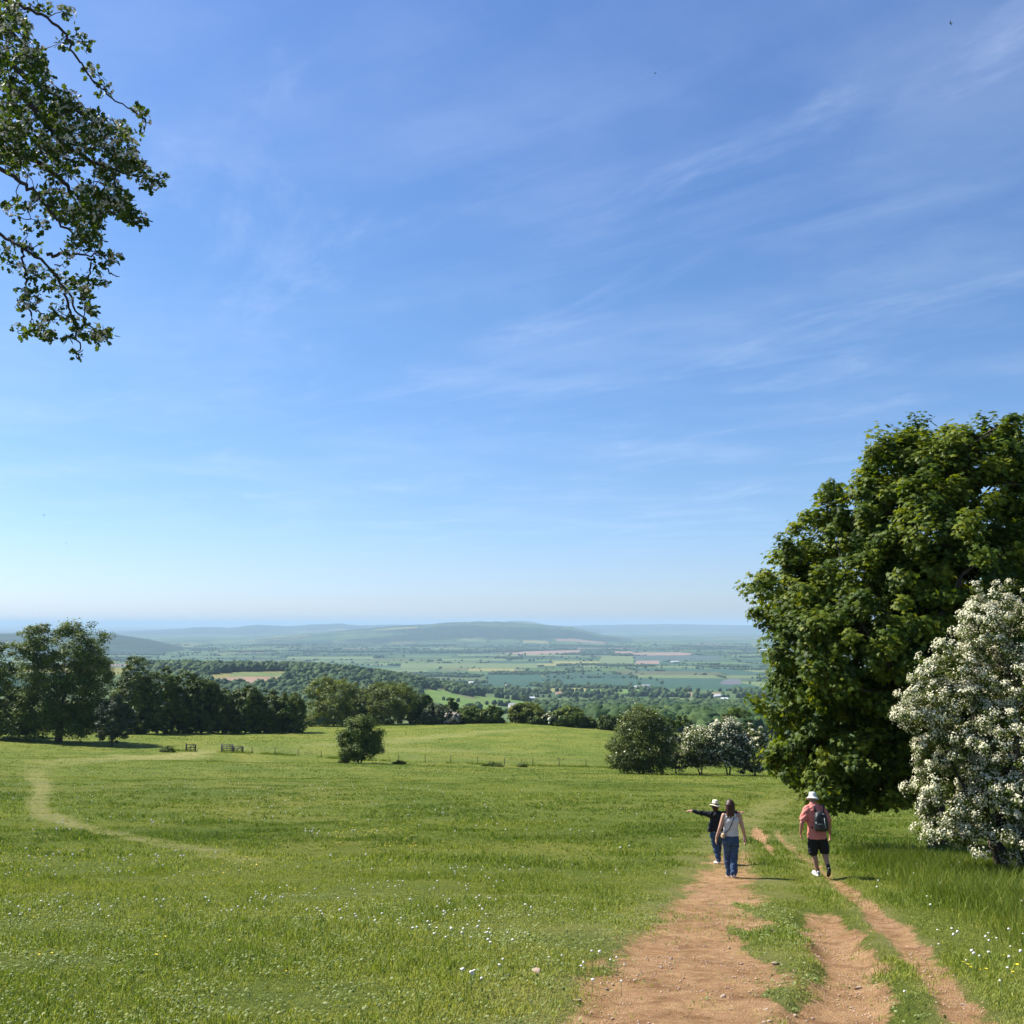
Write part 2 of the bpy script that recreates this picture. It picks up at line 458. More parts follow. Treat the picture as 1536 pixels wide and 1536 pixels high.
def cells(x, y, fy=330.0, fx=430.0):
    wx = x + 260 * (fbm(x / 1500, y / 1500, 21, 2) - .5); wy = y + 300 * (fbm(x / 1300, y / 1300, 22, 2) - .5) + .12 * x
    v = wy / fy; j = np.floor(v)
    wj = fx * (.7 + 1.0 * hash2(j, j * 0 + 3, 31)); uu = wx / wj + 10 * hash2(j, j * 0 + 5, 32); i = np.floor(uu)
    fv, fu = v - j, uu - i
    bd = np.minimum(np.minimum(fv, 1 - fv) * fy, np.minimum(fu, 1 - fu) * wj)
    return i, j, bd
PAL = np.array([TEAL, MIDG, (.10, .145, .055), (.065, .115, .045), PALE, (.055, .10, .05), YEL, (.12, .13, .06), (.09, .14, .05), (.26, .19, .135), (.075, .12, .06)])
CUM = np.cumsum([.17, .15, .16, .10, .13, .08, .04, .04, .10, .008, .022])
def field_colours(x, y, z, cellsz=30.0):
    i, j, bd = cells(x, y)
    h = hash2(i, j, 7); k = np.clip(np.searchsorted(CUM, h), 0, len(PAL) - 1)
    c = PAL[k] * (.68 + .26 * hash2(i, j, 8))[:, None]
    hedge = bd < np.maximum(7.0, np.hypot(x, y) * .0014)
    hedge &= (np.hypot(x, y) > 3500)
    c[hedge] = (.030, .052, .022)
    wood = (fbm(x / 1300, y / 900, 51, 4) > .60) & (np.hypot(x, y) > 6500)
    c[wood] = (.028, .050, .020)
    px, py = proj(x, y, z)
    for P, colr in FIELDS:
        s = inpoly(px, py, P); c[s] = np.array(colr) * .86
    return c

def build_valley():
    rr = np.concatenate([np.geomspace(R_SPLIT - 1.5, 20000, 760), np.geomspace(20300, 78000, 70)]); th = np.linspace(rad(-44), rad(44), 900)
    R, T = np.meshgrid(rr, th, indexing='ij')
    X = (R * np.sin(T)).ravel(); Y = (R * np.cos(T) + APEX).ravel(); Z = H0(X, Y)
    F = grid_faces(len(rr), len(th)); V = np.stack([X, Y, Z], 1)
    Cn = V[F].mean(1)
    c = field_colours(Cn[:, 0], Cn[:, 1], Cn[:, 2])
    nearw = np.hypot(Cn[:, 0], Cn[:, 1]) < 900
    c[nearw] = np.array((.05, .085, .025)) * (.8 + .4 * fbm(Cn[nearw, 0] / 20, Cn[nearw, 1] / 20, 4))[:, None]
    tag(mesh_np('valley_plain', V, [F], M['valley'], colors=c, smooth=True), kind='structure')
build_valley()

def build_hill(name, crest, Yc, back, front, seed, woodiness, rough=1.0, nx=420, ny=120):
    """crest: pixels of the skyline; the hill falls to the plain in front of it and behind it"""
    crest = np.array(crest, float)
    px = np.linspace(crest[0, 0], crest[-1, 0], nx)
    cy = pchip(crest[:, 0], crest[:, 1])(px)
    cy = cy + rough * (fbm(px / 9, px * 0, seed, 3) - .5) * 1.6
    u = (px - 768) / FPX
    zc = np.array([at(a, b, Yc).z for a, b in zip(px, cy)]); xs = np.array([at(a, b, Yc).x for a, b in zip(px, cy)]) / Yc
    s = np.linspace(-1, 1, ny)
    Y = Yc + np.where(s < 0, s * front, s * back)
    U, YY = np.meshgrid(xs, Y, indexing='xy')
    ZC = np.broadcast_to(zc, U.shape)
    X = U * YY; base = H0(X, YY) - 6
    sh = (.5 + .5 * np.cos(np.pi * s)) ** .8
    shp = np.clip(sh[:, None] * (1 + .0 * U), 0, 1)
    n = fbm(X / 1900, YY / 1900, seed + 5, 4) - .5
    Z = base + (ZC - base) * shp + n * 46 * rough * shp * (1 - shp) * 4 * .5
    F = grid_faces(ny, nx); V = np.stack([X.ravel(), YY.ravel(), Z.ravel()], 1)
    C = V[F].mean(1)
    i, j, bd = cells(C[:, 0] * 1.2, C[:, 1] * .8)
    h = hash2(i, j, 7); k = np.clip(np.searchsorted(CUM, h), 0, len(PAL) - 1)
    c = PAL[k] * .85
    wood = fbm(C[:, 0] / 900, C[:, 1] / 700, seed + 9, 4) > woodiness
    c *= .85; c[wood] = (.016, .030, .014)
    c[bd < 22] = (.03, .05, .02)
    tag(mesh_np(name, V, [F], M['hill'], colors=c, smooth=True), kind='structure')
build_hill('hill', [(330,972),(390,957),(450,951),(500,947),(560,942),(600,938.5),(640,936.5),(680,933.5),(700,932.6),(740,932.4),(770,933.2),(800,935.5),(830,938.5),(856,940.5),(872,944.5),(900,951),(950,958),(1010,966)], 14500, 3000, 4600, 11, .50)
build_hill('hill', [(-260,946),(-60,949),(0,950),(60,950.5),(120,951),(165,951.5),(190,954),(220,958.5),(250,965),(280,971),(330,979)], 9500, 1800, 2600, 12, .43)
build_hill('distant_hill', [(-200,948),(100,948),(170,947),(220,945.5),(270,943),(310,940.5),(345,941.5),(385,937.5),(430,939),(470,936.5),(510,935.5),(540,938),(600,937),(680,940),(720,938)], 24000, 3000, 5000, 13, .36, .7, 360, 60)
build_hill('distant_hill', [(690,943),(730,936),(755,932.6),(780,931.4),(798,932.6),(812,936),(850,939.5),(900,942)], 25000, 2500, 4000, 14, .36, .7, 200, 50)
build_hill('distant_hill', [(780,942),(840,939.5),(880,938),(960,936.5),(1010,936),(1060,937),(1120,938),(1200,937),(1400,938),(1800,940)], 29000, 4000, 5000, 15, .36, .5, 420, 60)

# ------------------------------------------------------------------ woods and hedges in the valley
def ico(sub):
    t = (1 + 5 ** .5) / 2
    V = np.array([(-1,t,0),(1,t,0),(-1,-t,0),(1,-t,0),(0,-1,t),(0,1,t),(0,-1,-t),(0,1,-t),(t,0,-1),(t,0,1),(-t,0,-1),(-t,0,1)], float)
    V /= np.linalg.norm(V[0])
    F = [(0,11,5),(0,5,1),(0,1,7),(0,7,10),(0,10,11),(1,5,9),(5,11,4),(11,10,2),(10,7,6),(7,1,8),(3,9,4),(3,4,2),(3,2,6),(3,6,8),(3,8,9),(4,9,5),(2,4,11),(6,2,10),(8,6,7),(9,8,1)]
    V = [tuple(v) for v in V]
    for _ in range(sub):
        cache = {}; nF = []
        def mid(a, b):
            k = (min(a, b), max(a, b))
            if k not in cache:
                m = np.array(V[a]) + np.array(V[b]); m /= np.linalg.norm(m); V.append(tuple(m)); cache[k] = len(V) - 1
            return cache[k]
        for a, b, c in F:
            ab, bc, ca = mid(a, b), mid(b, c), mid(c, a); nF += [(a, ab, ca), (b, bc, ab), (c, ca, bc), (ab, bc, ca)]
        F = nF
    return np.array(V), np.array(F)

def blobs(name, P, rx, rz, sub, seed, tint, jag=.28):
    rng = np.random.default_rng(seed)
    TV, TF = ico(sub); n, k = len(P), len(TV)
    rr = 1 + jag * (rng.random((n, k)) * 2 - 1)
    V = TV[None] * rr[..., None]
    V = V * np.stack([rx, rx * (.85 + .3 * rng.random(n)), rz], 1)[:, None, :] + P[:, None, :]
    F = (TF[None] + (np.arange(n) * k)[:, None, None]).reshape(-1, 3)
    tn = np.clip(tint[:, None] + .25 * (rr - 1) / jag * .6 + .1 * (rng.random((n, k)) - .5), 0, 1)
    return mesh_np(name, V.reshape(-1, 3), [F], M['forest'], {'tint': tn.ravel()})

SPUR = [(200,994),(300,995),(330,997),(420,993),(500,998),(560,1003),(600,1010),(650,1023),(700,1037),(722,1050),(700,1049),(664,1036),(632,1036),(630,1075),(430,1085),(200,1085)]
NOT_WOOD = [[(306,1014),(330,1011),(346,1008),(410,1007),(442,1009),(438,1015),(420,1025),(380,1031),(330,1032),(312,1028)], FIELDS[24][0], FIELDS[21][0], FIELDS[22][0]]
def build_woods():
    rng = np.random.default_rng(5)
    sets = []
    def cand(Y0, Y1, per):
        n = int(.58 * (Y1 ** 2 - Y0 ** 2) / per)
        y = np.sqrt(rng.random(n) * (Y1 ** 2 - Y0 ** 2) + Y0 ** 2); x = (rng.random(n) * 2 - 1) * .58 * y
        z = H0(x, y); px, py = proj(x, y, z); return x, y, z, px, py
    def clear(px, py, lst):
        s = np.zeros(px.shape, bool)
        for P in lst: s |= inpoly(px, py, P)
        return ~s
    # near slope below the crest
    x, y, z, px, py = cand(470, 1050, 60)
    k = (((px > 885) & (py > 1058)) | (px < 560)) & (fbm(x / 60, y / 60, 2) > .36)
    sets.append((x[k], y[k], z[k], 5.0, 5.2, 2))
    # the spur
    x, y, z, px, py = cand(1050, 2700, 70)
    spur = inpoly(px, py + 4, SPUR) & clear(px, py, NOT_WOOD) & (y < 2350)
    vill = (px > 640) & (fbm(x / 70, y / 90, 6, 3) > .635) & clear(px, py, [f[0] for f in FIELDS])
    i, j, bd = cells(x, y)
    hed = (bd < 3.2) & (px > 640) & clear(px, py, NOT_WOOD[:2])
    right = (px > 870) & (py > 1058) & (fbm(x / 90, y / 90, 8, 3) > .47)
    k = spur
    sets.append((x[k], y[k], z[k], 5.2, 5.6, 2))
    k = (vill | hed | right) & ~spur
    sets.append((x[k], y[k], z[k], 4.4, 4.8, 1))
    # hedges, tree rows and copses farther out
    x, y, z, px, py = cand(2700, 5600, 110)
    i, j, bd = cells(x, y); vill = (px > 640) & (px < 960) & (py > 1024) & (fbm(x / 110, y / 160, 6, 3) > .57)
    cop = fbm(x / 260, y / 220, 16, 3) > .70
    inside = clear(px, py, [f[0] for f in FIELDS])
    k = ((bd < 3.4) & (fbm(x / 150, y / 150, 44, 2) > .45) & inside) | ((vill | cop) & inside)
    sets.append((x[k], y[k], z[k], 4.2, 3.6, 1))
    x, y, z, px, py = cand(5600, 11000, 300)
    i, j, bd = cells(x, y); cop = fbm(x / 420, y / 420, 16, 3) > .69
    inside = clear(px, py, [f[0] for f in FIELDS])
    k = ((bd < 4.5) & (fbm(x / 200, y / 200, 44, 2) > .45) & inside) | (cop & inside)
    sets.append((x[k], y[k], z[k], 6.5, 4.2, 0))
    names = ['woodland', 'woodland', 'hedges_and_copses', 'hedges_and_copses', 'hedges_and_copses']
    labs = ['broadleaf wood on the slope below the meadow crest', 'wooded ridge of rounded broadleaf crowns beyond the meadow', 'scattered trees and hedges round the village in the valley', 'dark hedges and copses between the fields of the plain', 'far thin hedges and copses fading into blue haze']
    for q, (x, y, z, r, h, sub) in enumerate(sets):
        n = len(x); print(names[q], n)
        s = .55 + 1.0 * rng.random(n) ** 1.6
        P = np.stack([x, y, z + h * s * .75], 1)
        o = blobs(names[q], P, r * s, h * s * 1.05, sub, 100 + q, .15 + .7 * rng.random(n) ** 1.3)
        tag(o, labs[q], 'woodland' if q < 2 else 'hedges', kind='stuff')
build_woods()

# ------------------------------------------------------------------ trees
def norm(v): return v / (np.linalg.norm(v, axis=-1, keepdims=True) + 1e-9)
def frames(nrm, rng, down=0.0):
    n = norm(nrm); r = rng.normal(size=n.shape); r[:, 2] -= down
    u = norm(r - (r * n).sum(1, keepdims=True) * n); v = np.cross(n, u)
    return u, v, n

T_SPRAY = (np.array([(0, 0, 0), (.5, .30, .06), (1, 0, -.10), (.5, -.30, .06)]), [np.array([(0, 1, 2, 3)])])
_o = [(0, -.06), (.10, -.30), (-.12, -.55), (.28, -.42), (.48, -.80), (.58, -.36), (1.0, 0), (.58, .36), (.48, .80), (.28, .42), (-.12, .55), (.10, .30)]
T_MAPLE = (np.array([(.25, 0, .07)] + [(a, b, -.16 * (a * a + b * b)) for a, b in _o]), [np.array([(0, 1 + i, 1 + (i + 1) % 12) for i in range(12)])])
_h = [(0, 0), (.16, -.10), (.30, -.34), (.44, -.36), (.50, -.20), (.68, -.32), (.80, -.26), (.84, -.12), (1.0, 0), (.84, .12), (.80, .26), (.68, .32), (.50, .20), (.44, .36), (.30, .34), (.16, .10)]
T_HAW = (np.array([(.4, 0, .05)] + [(a, b, -.08 * abs(b)) for a, b in _h]), [np.array([(0, 1 + i, 1 + (i + 1) % len(_h)) for i in range(len(_h))])])
_h8 = [(0, 0), (.30, -.24), (.5, -.28), (.8, -.22), (1.0, 0), (.8, .22), (.5, .28), (.30, .24)]
T_HAW8 = (np.array([(.4, 0, .05)] + [(a, b, -.08 * abs(b)) for a, b in _h8]), [np.array([(0, 1 + i, 1 + (i + 1) % 8) for i in range(8)])])
_d = [(math.cos(a), math.sin(a)) for a in np.linspace(0, 2 * math.pi, 6, endpoint=False)]
T_DOME = (np.array([(0, 0, .45)] + [(a, b, 0) for a, b in _d]), [np.array([(0, 1 + i, 1 + (i + 1) % 6) for i in range(6)])])
_p = []
for i in range(10):
    a = 2 * math.pi * i / 10; r_ = 1.0 if i % 2 == 0 else .62
    _p.append((r_ * math.cos(a), r_ * math.sin(a), .18 if i % 2 == 0 else .08))
T_FLOWER = (np.array([(0, 0, 0)] + _p), [np.array([(0, 1 + i, 1 + (i + 1) % 10) for i in range(10)])])

def scatter(T, pos, u, v, n, size):
    TV, TF = T; k = len(TV); m = len(pos)
    V = pos[:, None, :] + size[:, None, None] * (TV[None, :, 0:1] * u[:, None, :] + TV[None, :, 1:2] * v[:, None, :] + TV[None, :, 2:3] * n[:, None, :])
    F = [(f[None] + (np.arange(m) * k)[:, None, None]).reshape(-1, f.shape[1]) for f in TF]
    return V.reshape(-1, 3), F, k

def crown_clumps(rng, lobes, n, shell=(.72, 1.0), inner=.12, zmin=None):
    L = np.array(lobes, float); w = (L[:, 3] * L[:, 4] + L[:, 3] * L[:, 5] + L[:, 4] * L[:, 5]); w /= w.sum()
    out = []; outd = []
    while len(out) < n:
        i = rng.choice(len(L), p=w); d = norm(rng.normal(size=3))
        f = rng.uniform(*shell) if rng.random() > inner else rng.uniform(.25, shell[0])
        p = L[i, :3] + d * L[i, 3:6] * f
        if zmin is not None and p[2] < zmin: continue
        q = np.linalg.norm((p - L[:, :3]) / L[:, 3:6], axis=1); q[i] = 9
        if q.min() < shell[0] * .8: continue
        out.append(p); outd.append(norm(d / L[i, 3:6]))
    return np.array(out), np.array(outd)

def foliage(rng, C, D, clump_r, per, leaf, T, flat=.65, upw=.55, down=.3, tint0=.45, tvar=.3, out=.5):
    n = len(C)
    cr = clump_r * (.6 + .8 * rng.random(n))
    idx = np.repeat(np.arange(n), per)
    off = norm(rng.normal(size=(n * per, 3))) * (rng.random((n * per, 1)) ** .5)
    off[:, 2] *= flat
    pos = C[idx] + off * cr[idx][:, None]
    nr = D[idx] * out + off * .5 + np.array([0, 0, upw]) + rng.normal(size=off.shape) * .38
    u, v, nn = frames(nr, rng, down)
    size = leaf * (.65 + .7 * rng.random(len(pos)))
    ct = tint0 + tvar * (rng.random(n) - .5) * 2
    t = np.clip(ct[idx] + .18 * rng.normal(size=len(pos)), 0, 1)
    V, F, k = scatter(T, pos - u * size[:, None] * .4, u, v, nn, size)
    return V, F, np.repeat(t, k)

def skeleton(rng, mb, base, fork, C, r0, nl=34, sides=7, bend=.25, stems=None, twig=.02):
    base = np.array(base, float); fork = np.array(fork, float)
    mid = (base + fork) / 2 + rng.normal(size=3) * np.array([1, 1, 0]) * bend * .4
    P = np.array([base - (0, 0, .35), base, base * .6 + mid * .4, mid, fork]); R = np.array([r0 * 1.5, r0 * 1.25, r0 * 1.02, r0 * .9, r0 * .72])
    tube(mb, P, R, max(8, sides))
    if len(C) == 0: return
    top = C[:, 2].max()
    axis_top = np.array([C[:, 0].mean(), C[:, 1].mean(), fork[2] + (top - fork[2]) * .75])
    # leading limbs
    ks = rng.choice(len(C), min(len(C), nl), replace=False)
    nmain = max(3, nl // 7); mains = []
    for q, c in enumerate(C[ks]):
        if q < nmain:
            start = fork + (mid - fork) * rng.uniform(0, .25); end = fork + (c - fork) * .82
            m1 = start + (end - start) * .45 + np.array([0, 0, abs(end - start).max() * .16]) + rng.normal(size=3) * bend
            t = np.linspace(0, 1, 6)[:, None]
            pts = (1 - t) ** 2 * start + 2 * t * (1 - t) * m1 + t ** 2 * end
            tube(mb, pts, np.linspace(r0 * .55, r0 * .12, 6), sides); mains.append(pts)
        else:
            allp = np.concatenate(mains + [np.linspace(fork, axis_top, 5)[:2]])
            dd = np.linalg.norm(allp - c, axis=1) + .25 * np.maximum(0, allp[:, 2] - c[2])
            s = allp[int(dd.argmin())]
            m1 = (s + c) / 2 + np.array([0, 0, .12 * np.linalg.norm(c - s)])
            tube(mb, [s, m1, c], [r0 * .14, r0 * .09, max(twig * .4, r0 * .03)], max(4, sides - 3))

def make_tree(name, loc, lobes, mat, label, cat='tree', group=None, seed=0, n=120, per=34, clump=.9, leaf=.42, T=T_SPRAY, r0=.28, fork=None, zmin=.4, tint0=.45, tvar=.3,
              blossom=None, bl_n=0, bl_size=.3, flat=.65, shell=(.72, 1.0), nl=34, upw=.55, down=.3, inner=.12, blmat='blossom', stems=1, twig=.02):
    """lobes: ellipsoids (x, y, z, rx, ry, rz) above the foot of the trunk"""
    rng = np.random.default_rng(seed)
    root = empty(name, loc)
    C, D = crown_clumps(rng, lobes, n, shell, inner, zmin)
    V, F, t = foliage(rng, C, D, clump, per, leaf, T, flat, upw, down, tint0, tvar)
    crown = mesh_np('crown', V, F, M[mat], {'tint': t}, parent=root)
    mb = MB(); fk = fork if fork is not None else (0, 0, min(l[2] for l in lobes) * .55)
    if stems == 1: skeleton(rng, mb, (0, 0, 0), fk, C, r0, nl, twig=twig)
    else:
        for s in range(stems):
            a = 2 * math.pi * s / stems + rng.random(); b = np.array([math.cos(a), math.sin(a), 0]) * r0 * 1.3
            skeleton(rng, mb, b, np.array(fk) + b * 3.0, C, r0 * .7, max(8, nl // stems), twig=twig)
    mb.build('trunk', M['bark'], root, smooth=True)
    if bl_n:
        k = rng.integers(0, len(C), bl_n)
        d = norm(D[k] * .8 + rng.normal(size=(bl_n, 3)) * .55 + np.array([-.25, .05, .55]))
        pos = C[k] + d * clump * (.55 + .5 * rng.random((bl_n, 1)))
        u, v, nn = frames(d + rng.normal(size=d.shape) * .3, rng)
        Vb, Fb, kk = scatter(T_DOME, pos, u, v, nn, bl_size * (.5 + .8 * rng.random(bl_n)))
        mesh_np('blossom', Vb, Fb, M[blmat], {'tint': np.repeat(rng.random(bl_n), kk)}, parent=root)
    tag(root, label, cat, group)
    return root

def px_tree(name, px, base, top, width, Y, mat, label, lob='round', seed=0, **kw):
    """a tree whose foot stands on the ground at forward distance Y, below pixel px"""
    x = (px - 768) / (FPX * 1.0) * Y / (CP - ((768 - base) / FPX) * SP) * 1.0
    z = float(H0(np.array([x]), np.array([Y]))[0])
    zt = at(px, top, Y).z; h = zt - z; w = abs(at(px + width / 2, base, Y).x - at(px - width / 2, base, Y).x) / 2
    rng = random.Random(seed)
    if lob == 'round':
        L = [(0, 0, h * .56, w * .86, w * .8, h * .42)]
        for a in range(5):
            an = a * 1.257 + rng.random(); L.append((math.cos(an) * w * .45, math.sin(an) * w * .45, h * (.42 + .3 * rng.random()), w * .55, w * .55, h * .28))
    elif lob == 'bush':
        L = [(0, 0, h * .48, w * .85, w * .8, h * .50)]
        for a in range(5):
            an = a * 1.257 + rng.random(); L.append((math.cos(an) * w * .5, math.sin(an) * w * .5, h * (.32 + .25 * rng.random()), w * .5, w * .5, h * .32))
    elif lob == 'tall':
        L = [(0, 0, h * .42, w * .8, w * .75, h * .38), (w * .1, 0, h * .70, w * .6, w * .55, h * .29)]
        for a in range(4):
            an = a * 1.57 + rng.random(); L.append((math.cos(an) * w * .45, math.sin(an) * w * .4, h * (.3 + .35 * rng.random()), w * .5, w * .5, h * .24))
    elif lob == 'spire':
        L = [(0, 0, h * .33, w * .85, w * .8, h * .30), (0, 0, h * .62, w * .55, w * .5, h * .26), (0, 0, h * .84, w * .28, w * .28, h * .16)]
    else: L = [(a * w, b * w, c * h, d * w, e * w, f * h) for a, b, c, d, e, f in lob]
    sc = Y / 200.0
    if kw.pop('skirt', False): L += [(w * .45, -w * .2, h * .15, w * .55, w * .4, h * .17), (-w * .45, -w * .2, h * .15, w * .55, w * .4, h * .17), (0, -w * .3, h * .28, w * .6, w * .4, h * .2)]
    kw.setdefault('leaf', max(.24, .42 * sc ** .7)); kw.setdefault('clump', max(.45, min(w, h) * .17)); kw.setdefault('r0', max(.09, h * .018))
    kw.setdefault('zmin', h * .06)
    return make_tree(name, (x, Y, z), L, mat, label, seed=seed, **kw)

def px_loc(px, base, Y):
    x = at(px, base, Y).x
    return (x, Y, float(H0(np.array([x]), np.array([Y]))[0]))

def lobes_px(Y, loc, spec):
    """lobes given as (px, py, half width px, half height px, depth offset m, depth radius m)"""
    out = []; k = Y / FPX
    for (cx, cy, rx, ry, dy, ry_d) in spec:
        p = at(cx, cy, Y + dy)
        out.append((p.x - loc[0], p.y - loc[1], p.z - loc[2], rx * k, ry_d, ry * k))
    return out

def place_trees():
    G1 = 'trees of the dark wood edge at the left'
    # the two-crowned tree and its neighbours
    Y = 188; loc = px_loc(88, 1110, Y)
    L = lobes_px(Y, loc, [(58,985,46,46,0,5),(124,974,44,40,-1,5),(40,1036,40,36,1,5),(140,1008,36,36,0,5),(105,1020,44,36,0,5),(150,1040,24,40,0,4),(70,1060,40,30,0,5),(128,1062,34,32,1,5),(30,1070,26,24,0,4),(108,945,20,14,0,3),(62,945,20,12,0,3),(44,1080,52,30,1,5),(128,1076,44,30,1,4),(90,1068,40,26,-1.5,3),(62,1093,40,16,-2,3),(116,1091,36,16,-2,3),(10,1085,30,22,2,4)])
    make_tree('broadleaf_tree', loc, L, 'ash', 'tall broad tree with two rounded crowns and a forked dark trunk', 'tree', None, 301, n=900, per=80, clump=1.3, leaf=.38, r0=.62, fork=(-.2, 0, 5.5), zmin=.5, nl=60, shell=(.5, 1.0), inner=.25, tint0=.62)
    px_tree('broadleaf_tree', -12, 1108, 962, 90, 192, 'dark', 'dark tree cut by the left edge of the photo', 'tall', 302, n=240, per=52, skirt=True, r0=.4, tint0=.6)
    px_tree('broadleaf_tree', 28, 1108, 1030, 74, 198, 'dark', 'low dark tree in the shade left of the forked trunk', 'bush', 303, n=200, per=50)
    px_tree('hawthorn_tree', 168, 1112, 1040, 64, 180, 'bluegreen', 'small grey green thorn tree in front of the dark wood', 'bush', 304, n=190, per=60, leaf=.28)
    rows = [(196,982,62,225,'dark','tall','dark tree rising just right of the two-crowned tree'),(236,998,62,228,'ash','tall','green tree in the wood edge, tallest right of the thorn tree'),
            (274,1003,58,232,'dark','tall','dark tree in the wood edge left of the pink field'),(302,1014,50,232,'ash','round','pale topped tree in the wood edge below the pink field'),
            (334,1031,54,236,'dark','round','black green tree in the wood edge under the pink field'),(368,1027,50,236,'dark','round','dark pointed tree in the wood edge below the pink field'),
            (400,1031,52,238,'dark','bush','dark rounded tree near the right end of the wood edge'),(433,1035,50,238,'dark','bush','last dark tree at the right end of the wood edge')]
    for q, (px, top, w, Yd, m, lob, lab) in enumerate(rows):
        px_tree('broadleaf_tree', px, 1092, top, w * 1.12, Yd, m, lab, lob, 320 + q, n=300, per=52, zmin=-1, skirt=True, tint0=.56 if m == 'dark' else .5, group=G1)
    G2 = 'trees along the crest of the meadow'
    crest = [(500,1014,90,272,'olive','round','big pale green rounded tree beside the dark wood','broadleaf_tree',.55),(548,1032,54,284,'olive','round','olive tree half behind the two bigger crest trees','broadleaf_tree',.35),
             (590,1023,96,276,'olive','round','wide olive brown tree in the middle of the crest','broadleaf_tree',.3),(632,1040,48,280,'ash','tall','green tree at the right shoulder of the wide olive tree','broadleaf_tree',.4),
             (655,1054,52,272,'bluegreen','bush','grey green thorn bush under the dark pine of the crest','hawthorn_bush',.7),(677,1047,36,284,'dark','spire','dark pine among the crest trees','pine_tree',.4),
             (706,1058,46,274,'ash','bush','bushy green tree right of the dark pine','broadleaf_tree',.55),(737,1059,40,272,'dark','tall','dark green tree standing at the gap in the crest trees','broadleaf_tree',.6),
             (790,1053,58,272,'olive','round','olive topped tree right of the gap in the crest trees','broadleaf_tree',.5),(812,1068,44,268,'dark','bush','dark bush in front of the olive topped crest tree','hawthorn_bush',.5),
             (852,1059,56,266,'ash','round','bright green tree near the right end of the crest','broadleaf_tree',.75),(882,1076,30,268,'dark','bush','low dark bush last on the crest','hawthorn_bush',.6),
             (918,1069,46,262,'dark','bush','dark bush behind the big thorn tree of the hedge','hawthorn_bush',.4)]
    for q, (px, top, w, Yd, m, lob, lab, nm, t0) in enumerate(crest):
        px_tree(nm, px, 1090, top, w, Yd, m, lab, lob, 350 + q, n=230, per=52, zmin=-1.5, skirt=True, tint0=t0, group=G2)
    px_tree('hawthorn_bush', 677, 1086, 1066, 36, 270, 'bluegreen', 'faded pinkish may bush below the dark pine', 'bush', 371, n=60, per=30, zmin=-1, blossom=1, bl_n=450, bl_size=.28, blmat='pinkblossom')
    px_tree('hawthorn_bush', 830, 1090, 1068, 34, 266, 'bluegreen', 'whitish may bush between the dark bush and the bright green tree', 'bush', 372, n=60, per=30, zmin=-1, bl_n=240, bl_size=.24)
    # lone thorn in the middle
    px_tree('hawthorn_tree', 539, 1142, 1073, 68, 151, 'ash', 'lone round thorn tree by the wire fence with a sunlit top', [(-.1,0,.62,.62,.6,.36),(.35,.1,.5,.55,.5,.34),(-.5,0,.42,.45,.4,.3),(.6,-.1,.32,.4,.4,.24),(-.35,-.2,.22,.5,.4,.2),(.25,0,.84,.3,.3,.16),(-.3,.1,.86,.26,.3,.12),(.1,-.3,.28,.6,.5,.24),(-.72,0,.6,.22,.25,.14),(.78,0,.58,.2,.25,.16)], 380, n=260, per=64, leaf=.27, clump=.85, tint0=.6, tvar=.3, zmin=.7, r0=.14, stems=3)
    # hedge at the right
    G3 = 'thorn trees of the hedge at the right'
    px_tree('hawthorn_tree', 962, 1150, 1056, 104, 124, 'hawthorn', 'big dark thorn tree at the left end of the hedge', [(0,0,.5,.6,.6,.42),(.1,0,.78,.36,.4,.23),(-.45,0,.42,.42,.45,.3),(-.75,0,.3,.24,.3,.2),(.5,0,.42,.48,.45,.36),(.2,-.3,.28,.7,.5,.26),(-.3,-.2,.22,.55,.4,.2),(.38,.1,.72,.28,.3,.16),(-.25,.1,.72,.26,.3,.18)], 390, n=380, per=64, leaf=.23, clump=.85, r0=.16, stems=4, bl_n=260, bl_size=.10, tint0=.5, group=G3)
    px_tree('hawthorn_tree', 1014, 1146, 1096, 50, 128, 'bluegreen', 'low dim thorn bush beside the big dark one', 'bush', 391, n=90, per=44, leaf=.26, group=G3, bl_n=300, bl_size=.10)
    px_tree('hawthorn_tree', 1051, 1147, 1092, 62, 127, 'hawthorn', 'thorn tree dusted with cream blossom in the middle of the hedge', 'round', 392, n=220, per=56, leaf=.24, clump=.7, group=G3, bl_n=1000, bl_size=.085, r0=.12, stems=2, zmin=.6)
    px_tree('hawthorn_tree', 1093, 1147, 1079, 78, 126, 'bluegreen', 'white blossoming thorn tree, tallest of the flowering ones in the hedge', 'round', 393, n=260, per=56, leaf=.24, clump=.75, group=G3, bl_n=2300, bl_size=.085, r0=.13, stems=2, zmin=.7)
    px_tree('hawthorn_tree', 1132, 1148, 1086, 56, 125, 'hawthorn', 'green thorn tree at the right end of the hedge behind the sycamore', 'bush', 394, n=130, per=44, leaf=.26, group=G3, bl_n=700, bl_size=.11)
    px_tree('broadleaf_tree', 1019, 1130, 1071, 44, 165, 'ash', 'small round green tree showing over the hedge', 'round', 395, n=90, per=40, tint0=.45, zmin=0)
    px_tree('broadleaf_tree', 1103, 1128, 1056, 62, 160, 'dark', 'dark rounded tree behind the white blossoming thorn', 'round', 396, n=120, per=40, tint0=.55, zmin=0)
